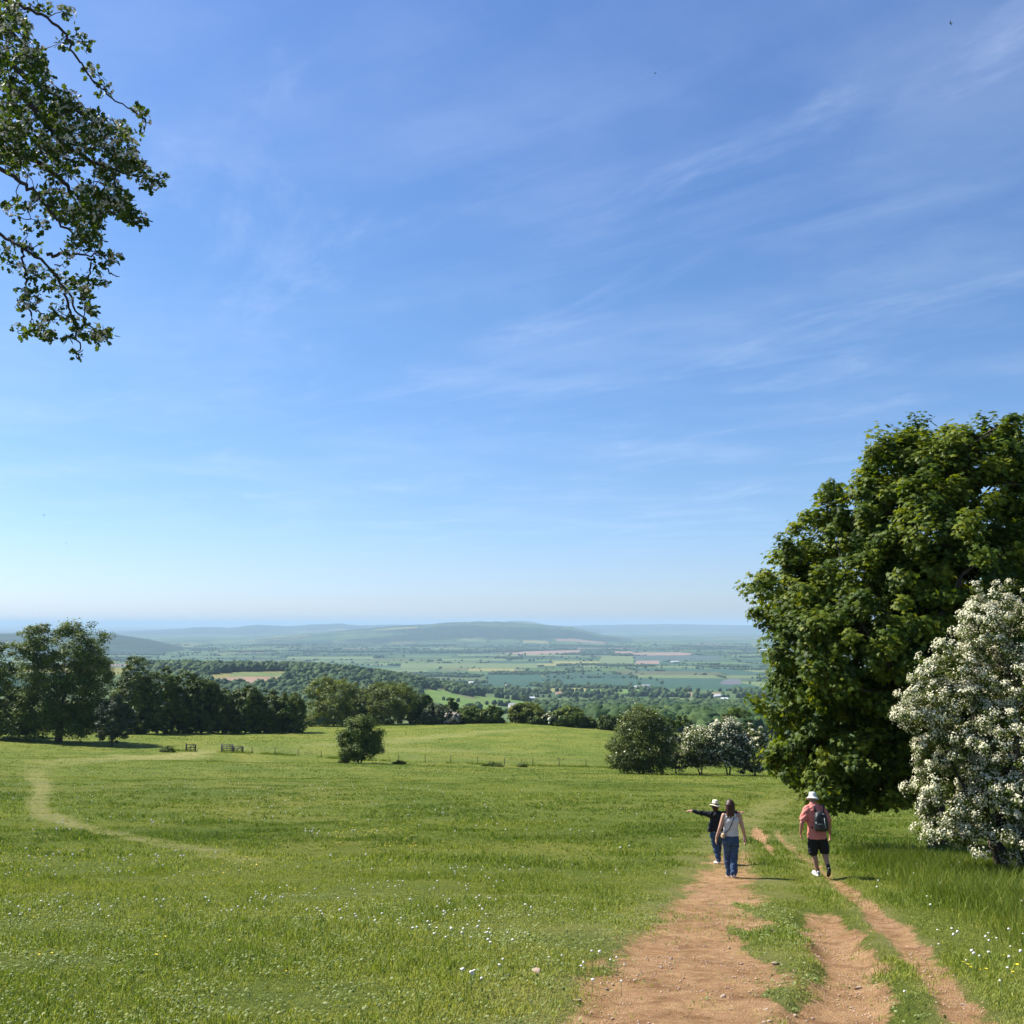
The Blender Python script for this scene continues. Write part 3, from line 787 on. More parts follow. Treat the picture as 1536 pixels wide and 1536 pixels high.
    # bramble and rough growth on the fence line
    for q, (px, base, top, w, lab) in enumerate([(740,1147,1140,30,'dark bramble patch on the fence line, widest of them'),(783,1149,1143,12,'small dark bramble tuft on the fence line'),(600,1143,1139,18,'low bramble patch right of the lone thorn tree'),
                                                 (516,1140,1130,14,'grey bramble at the left foot of the lone thorn tree'),(925,1152,1143,26,'rough growth at the left foot of the hedge'),(250,1122,1115,22,'dark nettle patch left of the dark gate')]):
        px_tree('bramble_patch', px, base, top, w, 150 if px > 300 else 168, 'dark', lab, [(0,0,.3,.5,.5,.5),(-.5,.1,.15,.45,.4,.35),(.45,-.1,.2,.5,.4,.4),(.85,.1,.1,.25,.3,.3),(-.85,0,.08,.25,.3,.25)], 410 + q, n=46, per=40, leaf=.17, clump=.34, cat='bush', r0=.03, zmin=-.1, nl=8, tint0=.7)
place_trees()

def lone_valley_trees():
    rng = np.random.default_rng(8); protos = []
    spots = []
    tries = 0
    while len(spots) < 46 and tries < 4000:
        tries += 1
        y = rng.uniform(1300, 5200); x = y * rng.uniform(-.1, .24); z = float(H0(np.array([x]), np.array([y]))[0])
        px, py = proj(x, y, z)
        if py > 1080 or (px < 690): continue
        spots.append((x, y, z))
    spots.sort(key=lambda s: s[1])
    for q, s in enumerate(spots):
        if q < 3:
            h = 11 + 2 * q
            r = make_tree('broadleaf_tree', s, [(0, 0, h * .58, h * .36, h * .36, h * .38), (h * .12, 0, h * .45, h * .3, h * .3, h * .25), (-h * .1, .5, h * .72, h * .25, h * .25, h * .22)], ['ash', 'dark', 'ash'][q], 'single rounded tree standing in the valley fields', 'tree',
                          'lone trees in the valley fields', 500 + q, n=70, per=24, clump=1.5, leaf=1.0, r0=.3, nl=14)
            protos.append(r)
        else:
            src = protos[q % 3]
            r = src.copy(); COL.objects.link(r); r.location = s; r.rotation_euler = (0, 0, rng.uniform(0, 6.28)); k = rng.uniform(.7, 1.25); r.scale = (k, k, k)
            for ch in src.children:
                c = ch.copy(); COL.objects.link(c); c.parent = r
lone_valley_trees()

def house(px, py, w, d, h, wall, roof, label, name='farmhouse', cat='house', rz=0.0):
    x, y = ground_px(px, py); z = float(H0(np.array([x]), np.array([y]))[0])
    root = empty(name, (x, y, z), rz)
    mb = MB(); box(mb, (0, 0, h / 2 - .5), (w, d, h + 1)); 
    g = h * .55
    mb.add([(-w/2, -d/2, h), (w/2, -d/2, h), (w/2, d/2, h), (-w/2, d/2, h), (-w/2, 0, h + g), (w/2, 0, h + g)], [[(0, 4, 3), (1, 2, 5)]])
    mb.build('wall', wall, root)
    mb = MB(); e = .5
    mb.add([(-w/2-e, -d/2-e, h-.3), (w/2+e, -d/2-e, h-.3), (w/2+e, 0, h+g+.25), (-w/2-e, 0, h+g+.25), (w/2+e, d/2+e, h-.3), (-w/2-e, d/2+e, h-.3)], [[(0, 1, 2, 3), (3, 2, 4, 5)]])
    mb.build('roof', roof, root)
    tag(root, label, cat, None)
def houses():
    w1 = plain_mat('pale_render', (.42, .40, .36), .8); w2 = plain_mat('cotswold_stone', (.46, .38, .26), .85); r1 = plain_mat('slate_roof', (.20, .20, .22), .7); r2 = plain_mat('clay_roof', (.26, .15, .11), .8); gb = plain_mat('barn_sheet', (.40, .43, .45), .6)
    for (px, py, w, d, h, wa, ro, lab, nm) in [
        (769,1063,11,8,5,w1,r1,'pale cottage with a grey roof just above the olive topped crest tree','cottage'),
        (729,1036,26,9,4,w1,gb,'long pale shed among the village trees, left of the others','shed'),
        (762,1030,14,8,5,w2,r1,'stone house at the upper edge of the village trees','farmhouse'),
        (793,1050,24,9,4,w1,gb,'low white building on the lower edge of the village','shed'),
        (707,1026,16,8,5,w2,gb,'pale roofed house at the left end of the village','farmhouse'),
        (838,1043,15,9,5,w2,r2,'stone house with a clay roof at the right end of the village','farmhouse'),
        (956,1032,16,8,4,w1,gb,'white farm building at the end of the bright green strip','farmhouse'),
        (969,1032,20,10,6,w1,r1,'grey roofed farm building right of the white one','farmhouse'),
        (1087,1051,14,8,4,w1,gb,'white barn in front of the dark copse near the sycamore','barn'),
        (1080,1046,30,10,4,gb,gb,'long pale barn roof behind the dark copse','barn'),
        (1012,994,45,14,6,w1,gb,'pale farm sheds beyond the grey field','barn'),
        (1148,976,100,25,8,w1,gb,'long white greenhouse far out beside the sycamore','greenhouse'),
        (1022,1042,14,8,4,w1,r2,'small pale house by the brown field','cottage')]:
        house(px, py, w, d, h, wa, ro, lab, nm, 'barn' if nm in ('barn', 'shed') else ('greenhouse' if nm == 'greenhouse' else 'house'), random.Random(px).uniform(-.5, .5))
houses()

# ------------------------------------------------------------------ the near trees
def sycamore():
    Y = 31.0; loc = px_loc(1412, 1255, Y)
    spec = [(1455,755,135,128,0,2.6),(1368,796,94,112,-.6,2.4),(1262,850,92,110,0,2.2),(1196,895,66,74,.3,1.7),(1238,985,92,100,-.8,2.2),(1228,1090,70,90,-.4,2.0),(1330,960,140,140,-1.4,2.4),
            (1465,930,150,170,0,3.0),(1400,1090,120,100,-.9,2.2),(1290,1130,90,72,-1.0,1.8),(1565,760,140,130,.4,2.8),(1630,950,150,170,0,3.0),(1560,1080,120,90,0,2.4),(1250,1178,46,38,-.9,1.0),(1180,1150,30,34,-.4,.8),
            (1132,1048,19,22,-.2,.5),(1246,730,22,18,0,.5),(1138,884,24,20,0,.5),(1372,645,22,14,0,.6),(1312,672,30,22,0,.7),(1330,1190,50,26,-1.2,.9),(1425,712,80,66,.2,2.0),(1500,690,80,64,.3,2.2),(1545,900,110,120,-1,2.6),(1322,748,50,50,.2,1.5),(1286,770,50,52,.1,1.5),(1362,700,62,56,.2,1.7),(1420,840,110,110,-1.6,2.2),(1345,975,74,62,.6,1.8),(1290,1000,60,60,.4,1.6)]
    make_tree('sycamore_tree', loc, lobes_px(Y, loc, spec), 'sycamore', 'huge dark green sycamore leaning over the walkers at the right', 'tree', None, 77, n=1700, per=100, clump=.44, leaf=.122, T=T_MAPLE,
              r0=.34, fork=(-.1, .1, 2.0), zmin=.6, nl=150, flat=.8, shell=(.66, 1.03), upw=.7, down=.7, inner=.14, tint0=.54, tvar=.38)
sycamore()

def may_tree():
    Y = 23.3; loc = px_loc(1520, 1292, Y)
    spec = [(1496,992,60,100,0,1.2),(1572,966,100,100,0,1.5),(1448,1075,70,72,-.2,1.1),(1404,1054,36,34,-.2,.6),(1515,1110,100,95,-.5,1.5),(1425,1180,58,52,-.4,1.0),(1420,1222,40,28,-.3,.7),(1530,1190,110,66,-.6,1.5),(1640,1100,130,150,0,1.7),
            (1462,912,14,28,0,.35),(1500,898,26,20,0,.5),(1424,1004,46,42,-.2,.8),(1400,1048,46,42,-.2,.8),(1368,1072,28,20,-.2,.5),(1474,955,40,50,-.1,.8),(1400,1015,30,22,-.1,.4),(1400,1130,28,26,-.2,.4),(1480,1225,60,36,-.7,1.0),(1505,1262,84,24,-.7,1.1),(1410,1246,40,18,-.3,.8),(1508,1190,64,54,-.6,1.0),(1600,1250,90,40,-.5,1.2)]
    L = lobes_px(Y, loc, spec)
    make_tree('hawthorn_tree', loc, L, 'hawthorn', 'hawthorn covered in white may blossom in front of the sycamore', 'tree', None, 78, n=1150, per=85, clump=.20, leaf=.050, T=T_HAW8,
              r0=.15, fork=(.1, 0, .9), zmin=.2, nl=160, flat=.6, shell=(.62, 1.02), bl_n=56000, bl_size=.0195, stems=4, tint0=.5, twig=.012)
may_tree()

def overhanging_hawthorn():
    """limbs of a thorn that stands just left of the picture reach in over the meadow"""
    rng = np.random.default_rng(41)
    Z = 2.743
    def P(zx, zy, Y): return np.array(at(zx / Z, zy / Z, Y))
    base = np.array([-5.6, 4.6, float(H0(np.array([-5.6]), np.array([4.6]))[0])])
    root = empty('hawthorn_tree', base); B = base
    mb = MB(); pts = []      # pts: places for leaf rosettes (position, outward direction)
    head = base + np.array([.5, 0, 4.1])
    tube(mb, np.array([(0, 0, -.4), (0, 0, 0), (.15, -.05, 1.2), (.4, .05, 2.6), (.5, 0, 4.1)]), [.24, .2, .16, .13, .10], 12)
    trunk_pts = np.array([(.15, -.05, 1.2), (.3, 0, 2.0), (.4, .05, 2.6), (.46, 0, 3.4), (.5, 0, 4.1)]) + B
    def limb(zp, Ys, r0, r1, src=None):
        zp = np.array(zp, float); Y = np.linspace(Ys[0], Ys[1], len(zp))
        W = np.array([P(a, b, c) for (a, b), c in zip(zp, Y)])
        # smooth and gnarl
        t = np.linspace(0, len(W) - 1, len(W) * 5); i = np.clip(t.astype(int), 0, len(W) - 2); f = (t - i)[:, None]
        S = W[i] * (1 - f) + W[i + 1] * f
        for _ in range(2): S[1:-1] = (S[:-2] + 2 * S[1:-1] + S[2:]) / 4
        S += rng.normal(size=S.shape) * .005
        if src is not None:
            tt = np.linspace(0, 1, 7)[:-1, None]; m = (src + S[0]) / 2 + np.array([0, 0, .15])
            S = np.concatenate([(1 - tt) ** 2 * src + 2 * tt * (1 - tt) * m + tt ** 2 * S[0], S])
        tube(mb, S - B, np.linspace(r0, r1, len(S)), 6)
        return S
    T = trunk_pts
    la = limb([(-120,-60),(-40,-30),(80,20),(200,70),(270,140),(300,215),(380,320),(440,390),(540,450),(600,500)], (4.4, 4.6), .010, .0022, T[4])
    lb = limb([(-150,250),(-80,310),(60,375),(130,430),(220,560),(330,640),(430,690),(560,720),(640,740)], (4.6, 4.7), .022, .003, T[3])
    lc = limb([(-140,120),(-60,160),(60,280),(160,350),(260,420),(360,480),(450,530),(540,610)], (4.9, 4.8), .024, .003, T[4])
    ld = limb([(-150,640),(-60,650),(60,735),(150,800),(230,900),(300,960),(370,1020)], (4.4, 4.5), .015, .003, T[2])
    le = limb([(-150,520),(0,600),(120,640),(240,730),(340,830),(440,880),(560,920)], (4.8, 4.9), .022, .003, T[3])
    lf = limb([(-140,880),(0,965),(90,1020),(190,1080),(270,1190),(320,1290),(380,1350),(440,1390)], (4.5, 4.4), .010, .0025, T[1])
    lg = limb([(90,1020),(100,1110),(118,1220),(125,1320),(150,1380),(205,1410)], (4.5, 4.5), .007, .002)
    lh = limb([(190,1045),(280,1040),(370,1050),(460,1050)], (4.48, 4.4), .008, .002)
    li = limb([(375,1060),(372,1120),(350,1190),(330,1240)], (4.45, 4.45), .005, .0018)
    lj = limb([(430,1100),(460,1130),(495,1140)], (4.42, 4.4), .004, .0015)
    lk = limb([(265,1190),(290,1300),(325,1400),(318,1485),(345,1440)], (4.45, 4.45), .006, .0018)
    ll = limb([(130,1270),(190,1300),(240,1275)], (4.5, 4.5), .004, .0018)
    lm = limb([(-140,-90),(-40,60),(60,150),(120,200),(170,260)], (4.7, 4.7), .018, .003, T[4])
    ln = limb([(300,420),(360,450),(420,458)], (4.75, 4.7), .004, .0015)
    lo = limb([(230,1090),(280,1095)], (4.5, 4.5), .003, .0015)
    limbs = [la, lb, lc, ld, le, lf, lg, lh, lk, lm]
    allp = np.concatenate([lb, lc, ld, le, lm, la[:24]])
    M1 = [(-60,0),(60,10),(100,60),(130,190),(190,280),(270,360),(350,450),(430,490),(505,520),(550,590),(590,690),(560,735),(470,690),(450,740),(520,800),(580,880),(555,930),(440,860),(415,900),(420,980),(440,1075),(390,1060),(330,1000),(250,920),(190,860),(130,790),(60,700),(-60,690)]
    n = 0
    mass = []
    while n < 640:
        zx, zy = rng.uniform(-60, 700), rng.uniform(0, 1100)
        if not inpoly(np.array([zx]), np.array([zy]), M1)[0]: continue
        hole = fbm(np.array([zx / 70]), np.array([zy / 70]), 33, 2)[0]
        if hole < .40: continue
        p = P(zx, zy, rng.uniform(4.3, 5.3)); mass.append(p); n += 1
    def spots(zl, Y, spread):
        for zx, zy, c in zl:
            for _ in range(max(1, int(c * .7))): mass.append(P(zx + rng.normal() * spread, zy + rng.normal() * spread, Y + rng.normal() * .06))
    spots([(190,55,3),(270,45,3),(300,60,1),(265,170,5),(335,170,5),(300,120,2),(355,300,4),(395,300,2),(410,355,4),(425,370,2),(570,465,3),(600,490,3),(575,545,1),(560,480,2),(30,20,6),(120,30,4),(155,190,2),(165,260,2)], 4.6, 9)
    spots([(620,735,6),(660,740,5),(585,700,5),(560,900,5),(540,910,4),(500,850,4),(510,790,3)], 4.75, 13)
    spots([(20,860,4),(60,830,3),(110,860,4),(150,830,2),(175,920,4),(110,940,3),(70,890,2),(20,1040,4),(15,1080,3),(60,1010,3),(120,1020,4),(160,1010,2),(90,1100,3),(130,1130,4),(170,1120,4),(110,1200,3),(150,1210,3),(100,1160,2),
           (280,1050,4),(330,1030,4),(400,1030,4),(430,1070,4),(470,1055,4),(300,1000,3),(380,980,3),(400,1100,3),(385,1165,3),(415,1180,2),(345,1130,1),(360,1200,2),
           (210,1170,4),(240,1140,3),(270,1180,4),(300,1190,3),(330,1200,3),(345,1240,4),(370,1280,3),(390,1285,2),(270,1230,2),(285,1310,4),(275,1370,3),(310,1350,3),(350,1360,4),(390,1370,5),(430,1385,5),(400,1410,3),(340,1400,2),(330,1450,2),
           (80,1240,3),(105,1280,3),(110,1350,4),(80,1370,3),(140,1350,3),(165,1335,3),(180,1390,3),(200,1400,3),(190,1300,2),(225,1280,3),(215,1300,2)], 4.47, 9)
    Pm = np.array(mass)
    # a short twig from the nearest wood to each rosette
    allw = np.concatenate(limbs + [li, ll])
    d0 = np.array([np.linalg.norm(allw - p, axis=1).min() for p in Pm]); wood = list(allw)
    for p in Pm[np.argsort(d0)]:
        W = np.array(wood); d = np.linalg.norm(W - p, axis=1); s = W[int(d.argmin())]; q = (s + p) / 2 + rng.normal(size=3) * .16 * d.min()
        tube(mb, np.array([s, s * .6 + q * .4 + rng.normal(size=3) * .004, q, q * .4 + p * .6 + rng.normal(size=3) * .004, p]) - B, [.0026, .0024, .0021, .0018, .0013], 4, caps=False)
        wood += [q, p]
    # the rest of the head, out of the picture
    Q = head + np.array([-.9, .2, .1]) + rng.normal(size=(260, 3)) * np.array([.95, .9, .75])
    Q = Q[Q[:, 0] < -3.2]
    for q in Q[:40]: tube(mb, np.array([T[int(rng.integers(1, 5))], (T[3] + q) / 2 + rng.normal(size=3) * .1, q]) - B, [.03, .02, .006], 5)
    mb.build('trunk', M['twig'], root, smooth=True)
    R_all = np.concatenate([Pm, Q])
    n = len(R_all); per = 9
    idx = np.repeat(np.arange(n), per)
    D = norm(rng.normal(size=(n, 3)) + np.array([.6, -.2, -.1]))
    dirs = norm(D[idx] * .7 + rng.normal(size=(n * per, 3)))
    pos = R_all[idx] - B + dirs * (rng.random((n * per, 1)) * .028)
    nr = rng.normal(size=dirs.shape) * .8 + np.array([0, 0, .6]); nr = nr - (nr * dirs).sum(1, keepdims=True) * dirs
    nn = norm(nr); v = np.cross(nn, dirs)
    V, F, k = scatter(T_HAW, pos, dirs, v, nn, .029 * (.55 + .75 * rng.random(len(pos))))
    mesh_np('crown', V, F, M['hawthorn_near'], {'tint': np.repeat(np.clip(.5 + .28 * rng.normal(size=len(pos)), 0, 1), k)}, parent=root)
    # corymbs of small white flowers
    sel = np.where(rng.random(n) < .62)[0]; per = 12
    idx = np.repeat(sel, per); cd = norm(rng.normal(size=(n, 3)) * .6 + np.array([.2, 0, .8]))[idx]
    off = norm(rng.normal(size=(len(idx), 3)) * .8 + cd)
    pos = R_all[idx] - B + cd * .012 + off * .024
    u, v, nn = frames(off + rng.normal(size=off.shape) * .3, rng)
    V, F, k = scatter(T_FLOWER, pos, u, v, nn, .0080 * (.8 + .4 * rng.random(len(pos))))
    mesh_np('blossom', V, F, M['near_blossom'], {'tint': np.repeat(rng.random(len(pos)), k)}, parent=root)
    tag(root, 'flowering thorn branches hanging into the sky at the upper left', 'tree')
M['near_blossom'] = leaf_mat('near_white_blossom', (.40, .39, .28), (.58, .56, .44), (.74, .72, .62), .10, (1, 1, .95), .7, .2)
M['hawthorn_near'] = leaf_mat('near_hawthorn_leaves', (.028, .056, .013), (.052, .092, .018), (.095, .145, .028), .36, None, .4, .4)
overhanging_hawthorn()

# ------------------------------------------------------------------ fence and gates
def fence_run(spots, label):
    pts = [px_loc(px, py, ground_px(px, py)[1]) for px, py in spots]
    root = empty('wire_fence', pts[0]); o = np.array(pts[0]); rng = random.Random(4)
    tops = []
    for p in pts:
        q = np.array(p) - o; mb = MB(); h = 1.12 + rng.uniform(-.08, .1); lean = np.array([rng.uniform(-.05, .05), rng.uniform(-.05, .05), 0])
        tube(mb, [q - (0, 0, .3), q + lean * .5 + (0, 0, h * .5), q + lean + (0, 0, h)], [.05, .046, .042], 8)
        mb.build('post', M['darkwood'], root); tops.append((q, lean, h))
    for f in (.35, .65, .93):
        mb = MB()
        tube(mb, [q + lean * f + np.array([0, -.06, h * f]) for q, lean, h in tops], .008, 4)
        mb.build('wire', M['wire'], root)
    tag(root, label, 'fence')
fence_run([(365,1129),(378,1130),(412,1132),(447,1134),(482,1136)], 'post and wire fence from the field gate to the lone thorn tree')
fence_run([(598,1142),(638,1144),(676,1145),(716,1146),(757,1148),(799,1149),(839,1150),(879,1151),(917,1152)], 'post and wire fence between the lone thorn tree and the hedge')

def gate(px0, px1, py, label, rails, h, mat, broken=False, rz=0.0):
    x0, y0 = ground_px(px0, py); x1, _ = ground_px(px1, py); w = x1 - x0
    z = float(H0(np.array([x0]), np.array([y0]))[0])
    root = empty('wooden_gate', (x0, y0, z), rz)
    for q, (a, hh) in enumerate(((0, h * 1.12), (w, h * 1.0))):
        mb = MB(); box(mb, (a, 0, hh / 2 - .2), (.17, .17, hh + .4)); mb.build('gate_post', mat, root)
    for k in range(rails):
        zz = h * (.22 + .72 * k / (rails - 1)); mb = MB(); box(mb, (w / 2, -.1, zz), (w - .02, .045, .10)); mb.build('rail', mat, root)
    mb = MB()
    for a in (.12, .5, .88): box(mb, (w * a, -.15, h * .58), (.09, .04, h * .82))
    L = math.hypot(w * .76, h * .7)
    box(mb, (w * .5, -.195, h * .58), (L, .04, .09), 0, 0, math.atan2(h * .66, w * .76))
    mb.build('brace', mat, root)
    tag(root, label, 'gate')
gate(332, 349, 1128, 'grey wooden field gate with four rails beside the worn track', 4, 1.25, M['wood'])
gate(279, 295, 1127, 'dark low wooden gate left of the worn track opening', 3, 1.15, M['darkwood'], rz=-.15)
gate(350, 364, 1128, 'pale low hurdle joined to the grey field gate', 3, .95, M['wood'])

# ------------------------------------------------------------------ people
def capsule(mb, p, q, r0, r1, n=12):
    p = np.array(p, float); q = np.array(q, float); d = norm(q - p)
    P = []; R = []
    for a in np.linspace(-math.pi / 2, 0, 5)[:-1]: P.append(p + d * r0 * math.sin(a)); R.append(max(1e-3, r0 * math.cos(a)))
    for t in np.linspace(0, 1, 4): P.append(p + (q - p) * t); R.append(r0 + (r1 - r0) * t)
    for a in np.linspace(0, math.pi / 2, 5)[1:]: P.append(q + d * r1 * math.sin(a)); R.append(max(1e-3, r1 * math.cos(a)))
    tube(mb, P, R, n)
def chain(mb, pts, rs, n=12):
    for a, b, r0, r1 in zip(pts[:-1], pts[1:], rs[:-1], rs[1:]): capsule(mb, a, b, r0, r1, n)
def ellipsoid(mb, c, r):
    V, F = ico(2); mb.add(V * np.array(r) + np.array(c), [F])
def loft(mb, rings, n=20):
    """rings: (cx, cy, cz, rx, ry), stacked"""
    a = np.linspace(0, 2 * np.pi, n, endpoint=False); V = []
    for cx, cy, cz, rx, ry in rings: V.append(np.stack([cx + rx * np.cos(a), cy + ry * np.sin(a), np.full(n, cz)], 1))
    k = len(rings); i = np.arange(n); j = (i + 1) % n
    F = np.concatenate([np.stack([s * n + i, s * n + j, (s + 1) * n + j, (s + 1) * n + i], 1) for s in range(k - 1)])
    V = np.concatenate(V + [np.array([rings[0][:3]]), np.array([rings[-1][:3]])])
    mb.add(V, [F, np.concatenate([np.stack([np.full(n, k * n), j, i], 1), np.stack([np.full(n, k * n + 1), (k - 1) * n + i, (k - 1) * n + j], 1)])])

def fuse(mb, name, mat, parent, voxel=.011, smooth=4, fold=0.0):
    """join overlapping closed shapes to one continuous skin"""
    V, F, mi = mb.arrays()
    o = mesh_np(name + '_raw', V, F, None)
    m = o.modifiers.new('r', 'REMESH'); m.mode = 'VOXEL'; m.voxel_size = voxel
    s = o.modifiers.new('s', 'SMOOTH'); s.iterations = smooth; s.factor = .5
    dg = bpy.context.evaluated_depsgraph_get(); dg.update()
    me = bpy.data.meshes.new_from_object(o.evaluated_get(dg))
    old = o.data; bpy.data.objects.remove(o); bpy.data.meshes.remove(old)
    if fold:
        n = len(me.vertices); co = np.empty(n * 3, dtype=np.float32); no = np.empty(n * 3, dtype=np.float32)
        me.vertices.foreach_get('co', co); me.vertex_normals.foreach_get('vector', no); co = co.reshape(-1, 3).astype(float); no = no.reshape(-1, 3)
        f = fbm(co[:, 0] * 9 + co[:, 2] * 5, co[:, 2] * 13 - co[:, 0] * 6 + co[:, 1] * 9, 15, 3) - .5; g = 1 - np.abs(fbm(co[:, 0] * 7 - co[:, 2] * 9, co[:, 2] * 6 + co[:, 1] * 8, 19, 2) * 2 - 1) * 2
        co += no * (fold * (f + .45 * g))[:, None]; me.vertices.foreach_set('co', co.astype(np.float32).ravel()); me.update()
    me.name = name; me.materials.clear(); me.materials.append(mat)
    me.polygons.foreach_set('use_smooth', np.ones(len(me.polygons), dtype=bool))
    r = bpy.data.objects.new(name, me); COL.objects.link(r)
    if parent: r.parent = parent
    return r

def hand(mb, wrist, dirv, palm_n, side, curl=.5, k=1.0):
    """palm, four fingers and a thumb; side = +1 when the thumb lies towards cross(dir, palm_n)"""
    w = np.array(wrist, float); d = norm(np.array(dirv, float)); n = np.array(palm_n, float); n = norm(n - d * (n @ d)); s = np.cross(d, n) * side
    for f in (-.6, -.2, .2, .6): capsule(mb, w + d * .015 + s * f * .025 * k, w + d * .085 * k + s * f * .05 * k, .016 * k, .013 * k, 8)
    for f, L in ((-1.0, .055), (-.35, .072), (.3, .078), (.95, .068)):
        a = w + d * .088 * k + s * f * .031 * k
        b = a + norm(d + n * curl * .5) * L * .5 * k; c = b + norm(d + n * curl * 1.6) * L * .5 * k
        chain(mb, [a, b, c], [.0095 * k, .0088 * k, .0075 * k], 8)
    a = w + d * .03 * k + s * .03 * k; b = a + norm(d * .6 + s * .8 + n * .2) * .038 * k; c = b + norm(d + s * .25 + n * .4 * curl) * .032 * k
    chain(mb, [a, b, c], [.014 * k, .011 * k, .009 * k], 8)

def head(mb, c, k=1.0, pitch=0.0):
    c = np.array(c, float)
    ellipsoid(mb, c + (0, -.005, .02), (.074 * k, .092 * k, .088 * k)); ellipsoid(mb, c + (0, .025, -.05), (.056 * k, .062 * k, .07 * k))
    capsule(mb, c + (0, .092 * k, .012), c + (0, .112 * k, -.022), .008, .014, 8)          # nose
    capsule(mb, c + (-.02, .083 * k, -.058), c + (.02, .083 * k, -.058), .008, .008, 8)    # mouth
    for s in (-1, 1):
        ellipsoid(mb, c + (s * .076 * k, -.004, -.008), (.012, .02, .032)); ellipsoid(mb, c + (s * .03, .082 * k, .016), (.012, .010, .009))
def eyes(c, parent, mat, k=1.0):
    c = np.array(c, float)
    for s in (-1, 1):
        mb = MB(); ellipsoid(mb, c + (s * .03, .0905 * k, .016), (.009, .005, .006)); mb.build('eye', mat, parent, smooth=True)

def shoe(mb, heel, toe, r=.042):
    h = np.array(heel, float); t = np.array(toe, float); d = norm(t - h)
    chain(mb, [h, h + (t - h) * .55, t], [r * .85, r * 1.0, r * .8], 12)
    capsule(mb, h + (0, 0, .035), h + d * .05 + (0, 0, .03), r * .85, r * .8, 12)

def hat(root, c, tilt, brim, crown_r, crown_h, mat, band=None, droop=.02, pinch=False):
    o = empty('hat', c); o.parent = root; o.rotation_euler = tilt
    mb = MB(); n = 28; a = np.linspace(0, 2 * np.pi, n, endpoint=False)
    prof = [(crown_r * .02, crown_h), (crown_r * .55, crown_h * (.99 if not pinch else .93)), (crown_r * .85, crown_h * .9), (crown_r * .97, crown_h * .55), (crown_r * 1.04, 0), (crown_r * 1.08, -.012), ((brim + crown_r) / 2, -.012 + droop * .2), (brim, -.012 - droop)]
    prof += [(brim - .004, -.018 - droop), ((brim + crown_r) / 2, -.018 + droop * .2), (crown_r * 1.0, -.018), (crown_r * .9, crown_h * .5), (crown_r * .02, crown_h * .8)]
    V = []
    for r, z in prof:
        wav = .012 * np.sin(2 * a + .6) * max(0, (r - crown_r)) / max(1e-6, brim - crown_r)
        V.append(np.stack([r * np.cos(a) * .93, r * np.sin(a) * 1.08, z + wav], 1))
    i = np.arange(n); j = (i + 1) % n
    mb.add(np.concatenate(V), [np.concatenate([np.stack([s * n + i, s * n + j, (s + 1) * n + j, (s + 1) * n + i], 1) for s in range(len(prof) - 1)])])
    mb.build('hat_body', mat, o, smooth=True)
    if band:
        mb = MB(); R = crown_r * 1.05
        V = np.concatenate([np.stack([R * np.cos(a) * .935, R * np.sin(a) * 1.085, np.full(n, z)], 1) for z in (-.004, .026)])
        mb.add(V, [np.stack([i, j, n + j, n + i], 1)]); mb.build('hat_band', band, o, smooth=True)
    return o

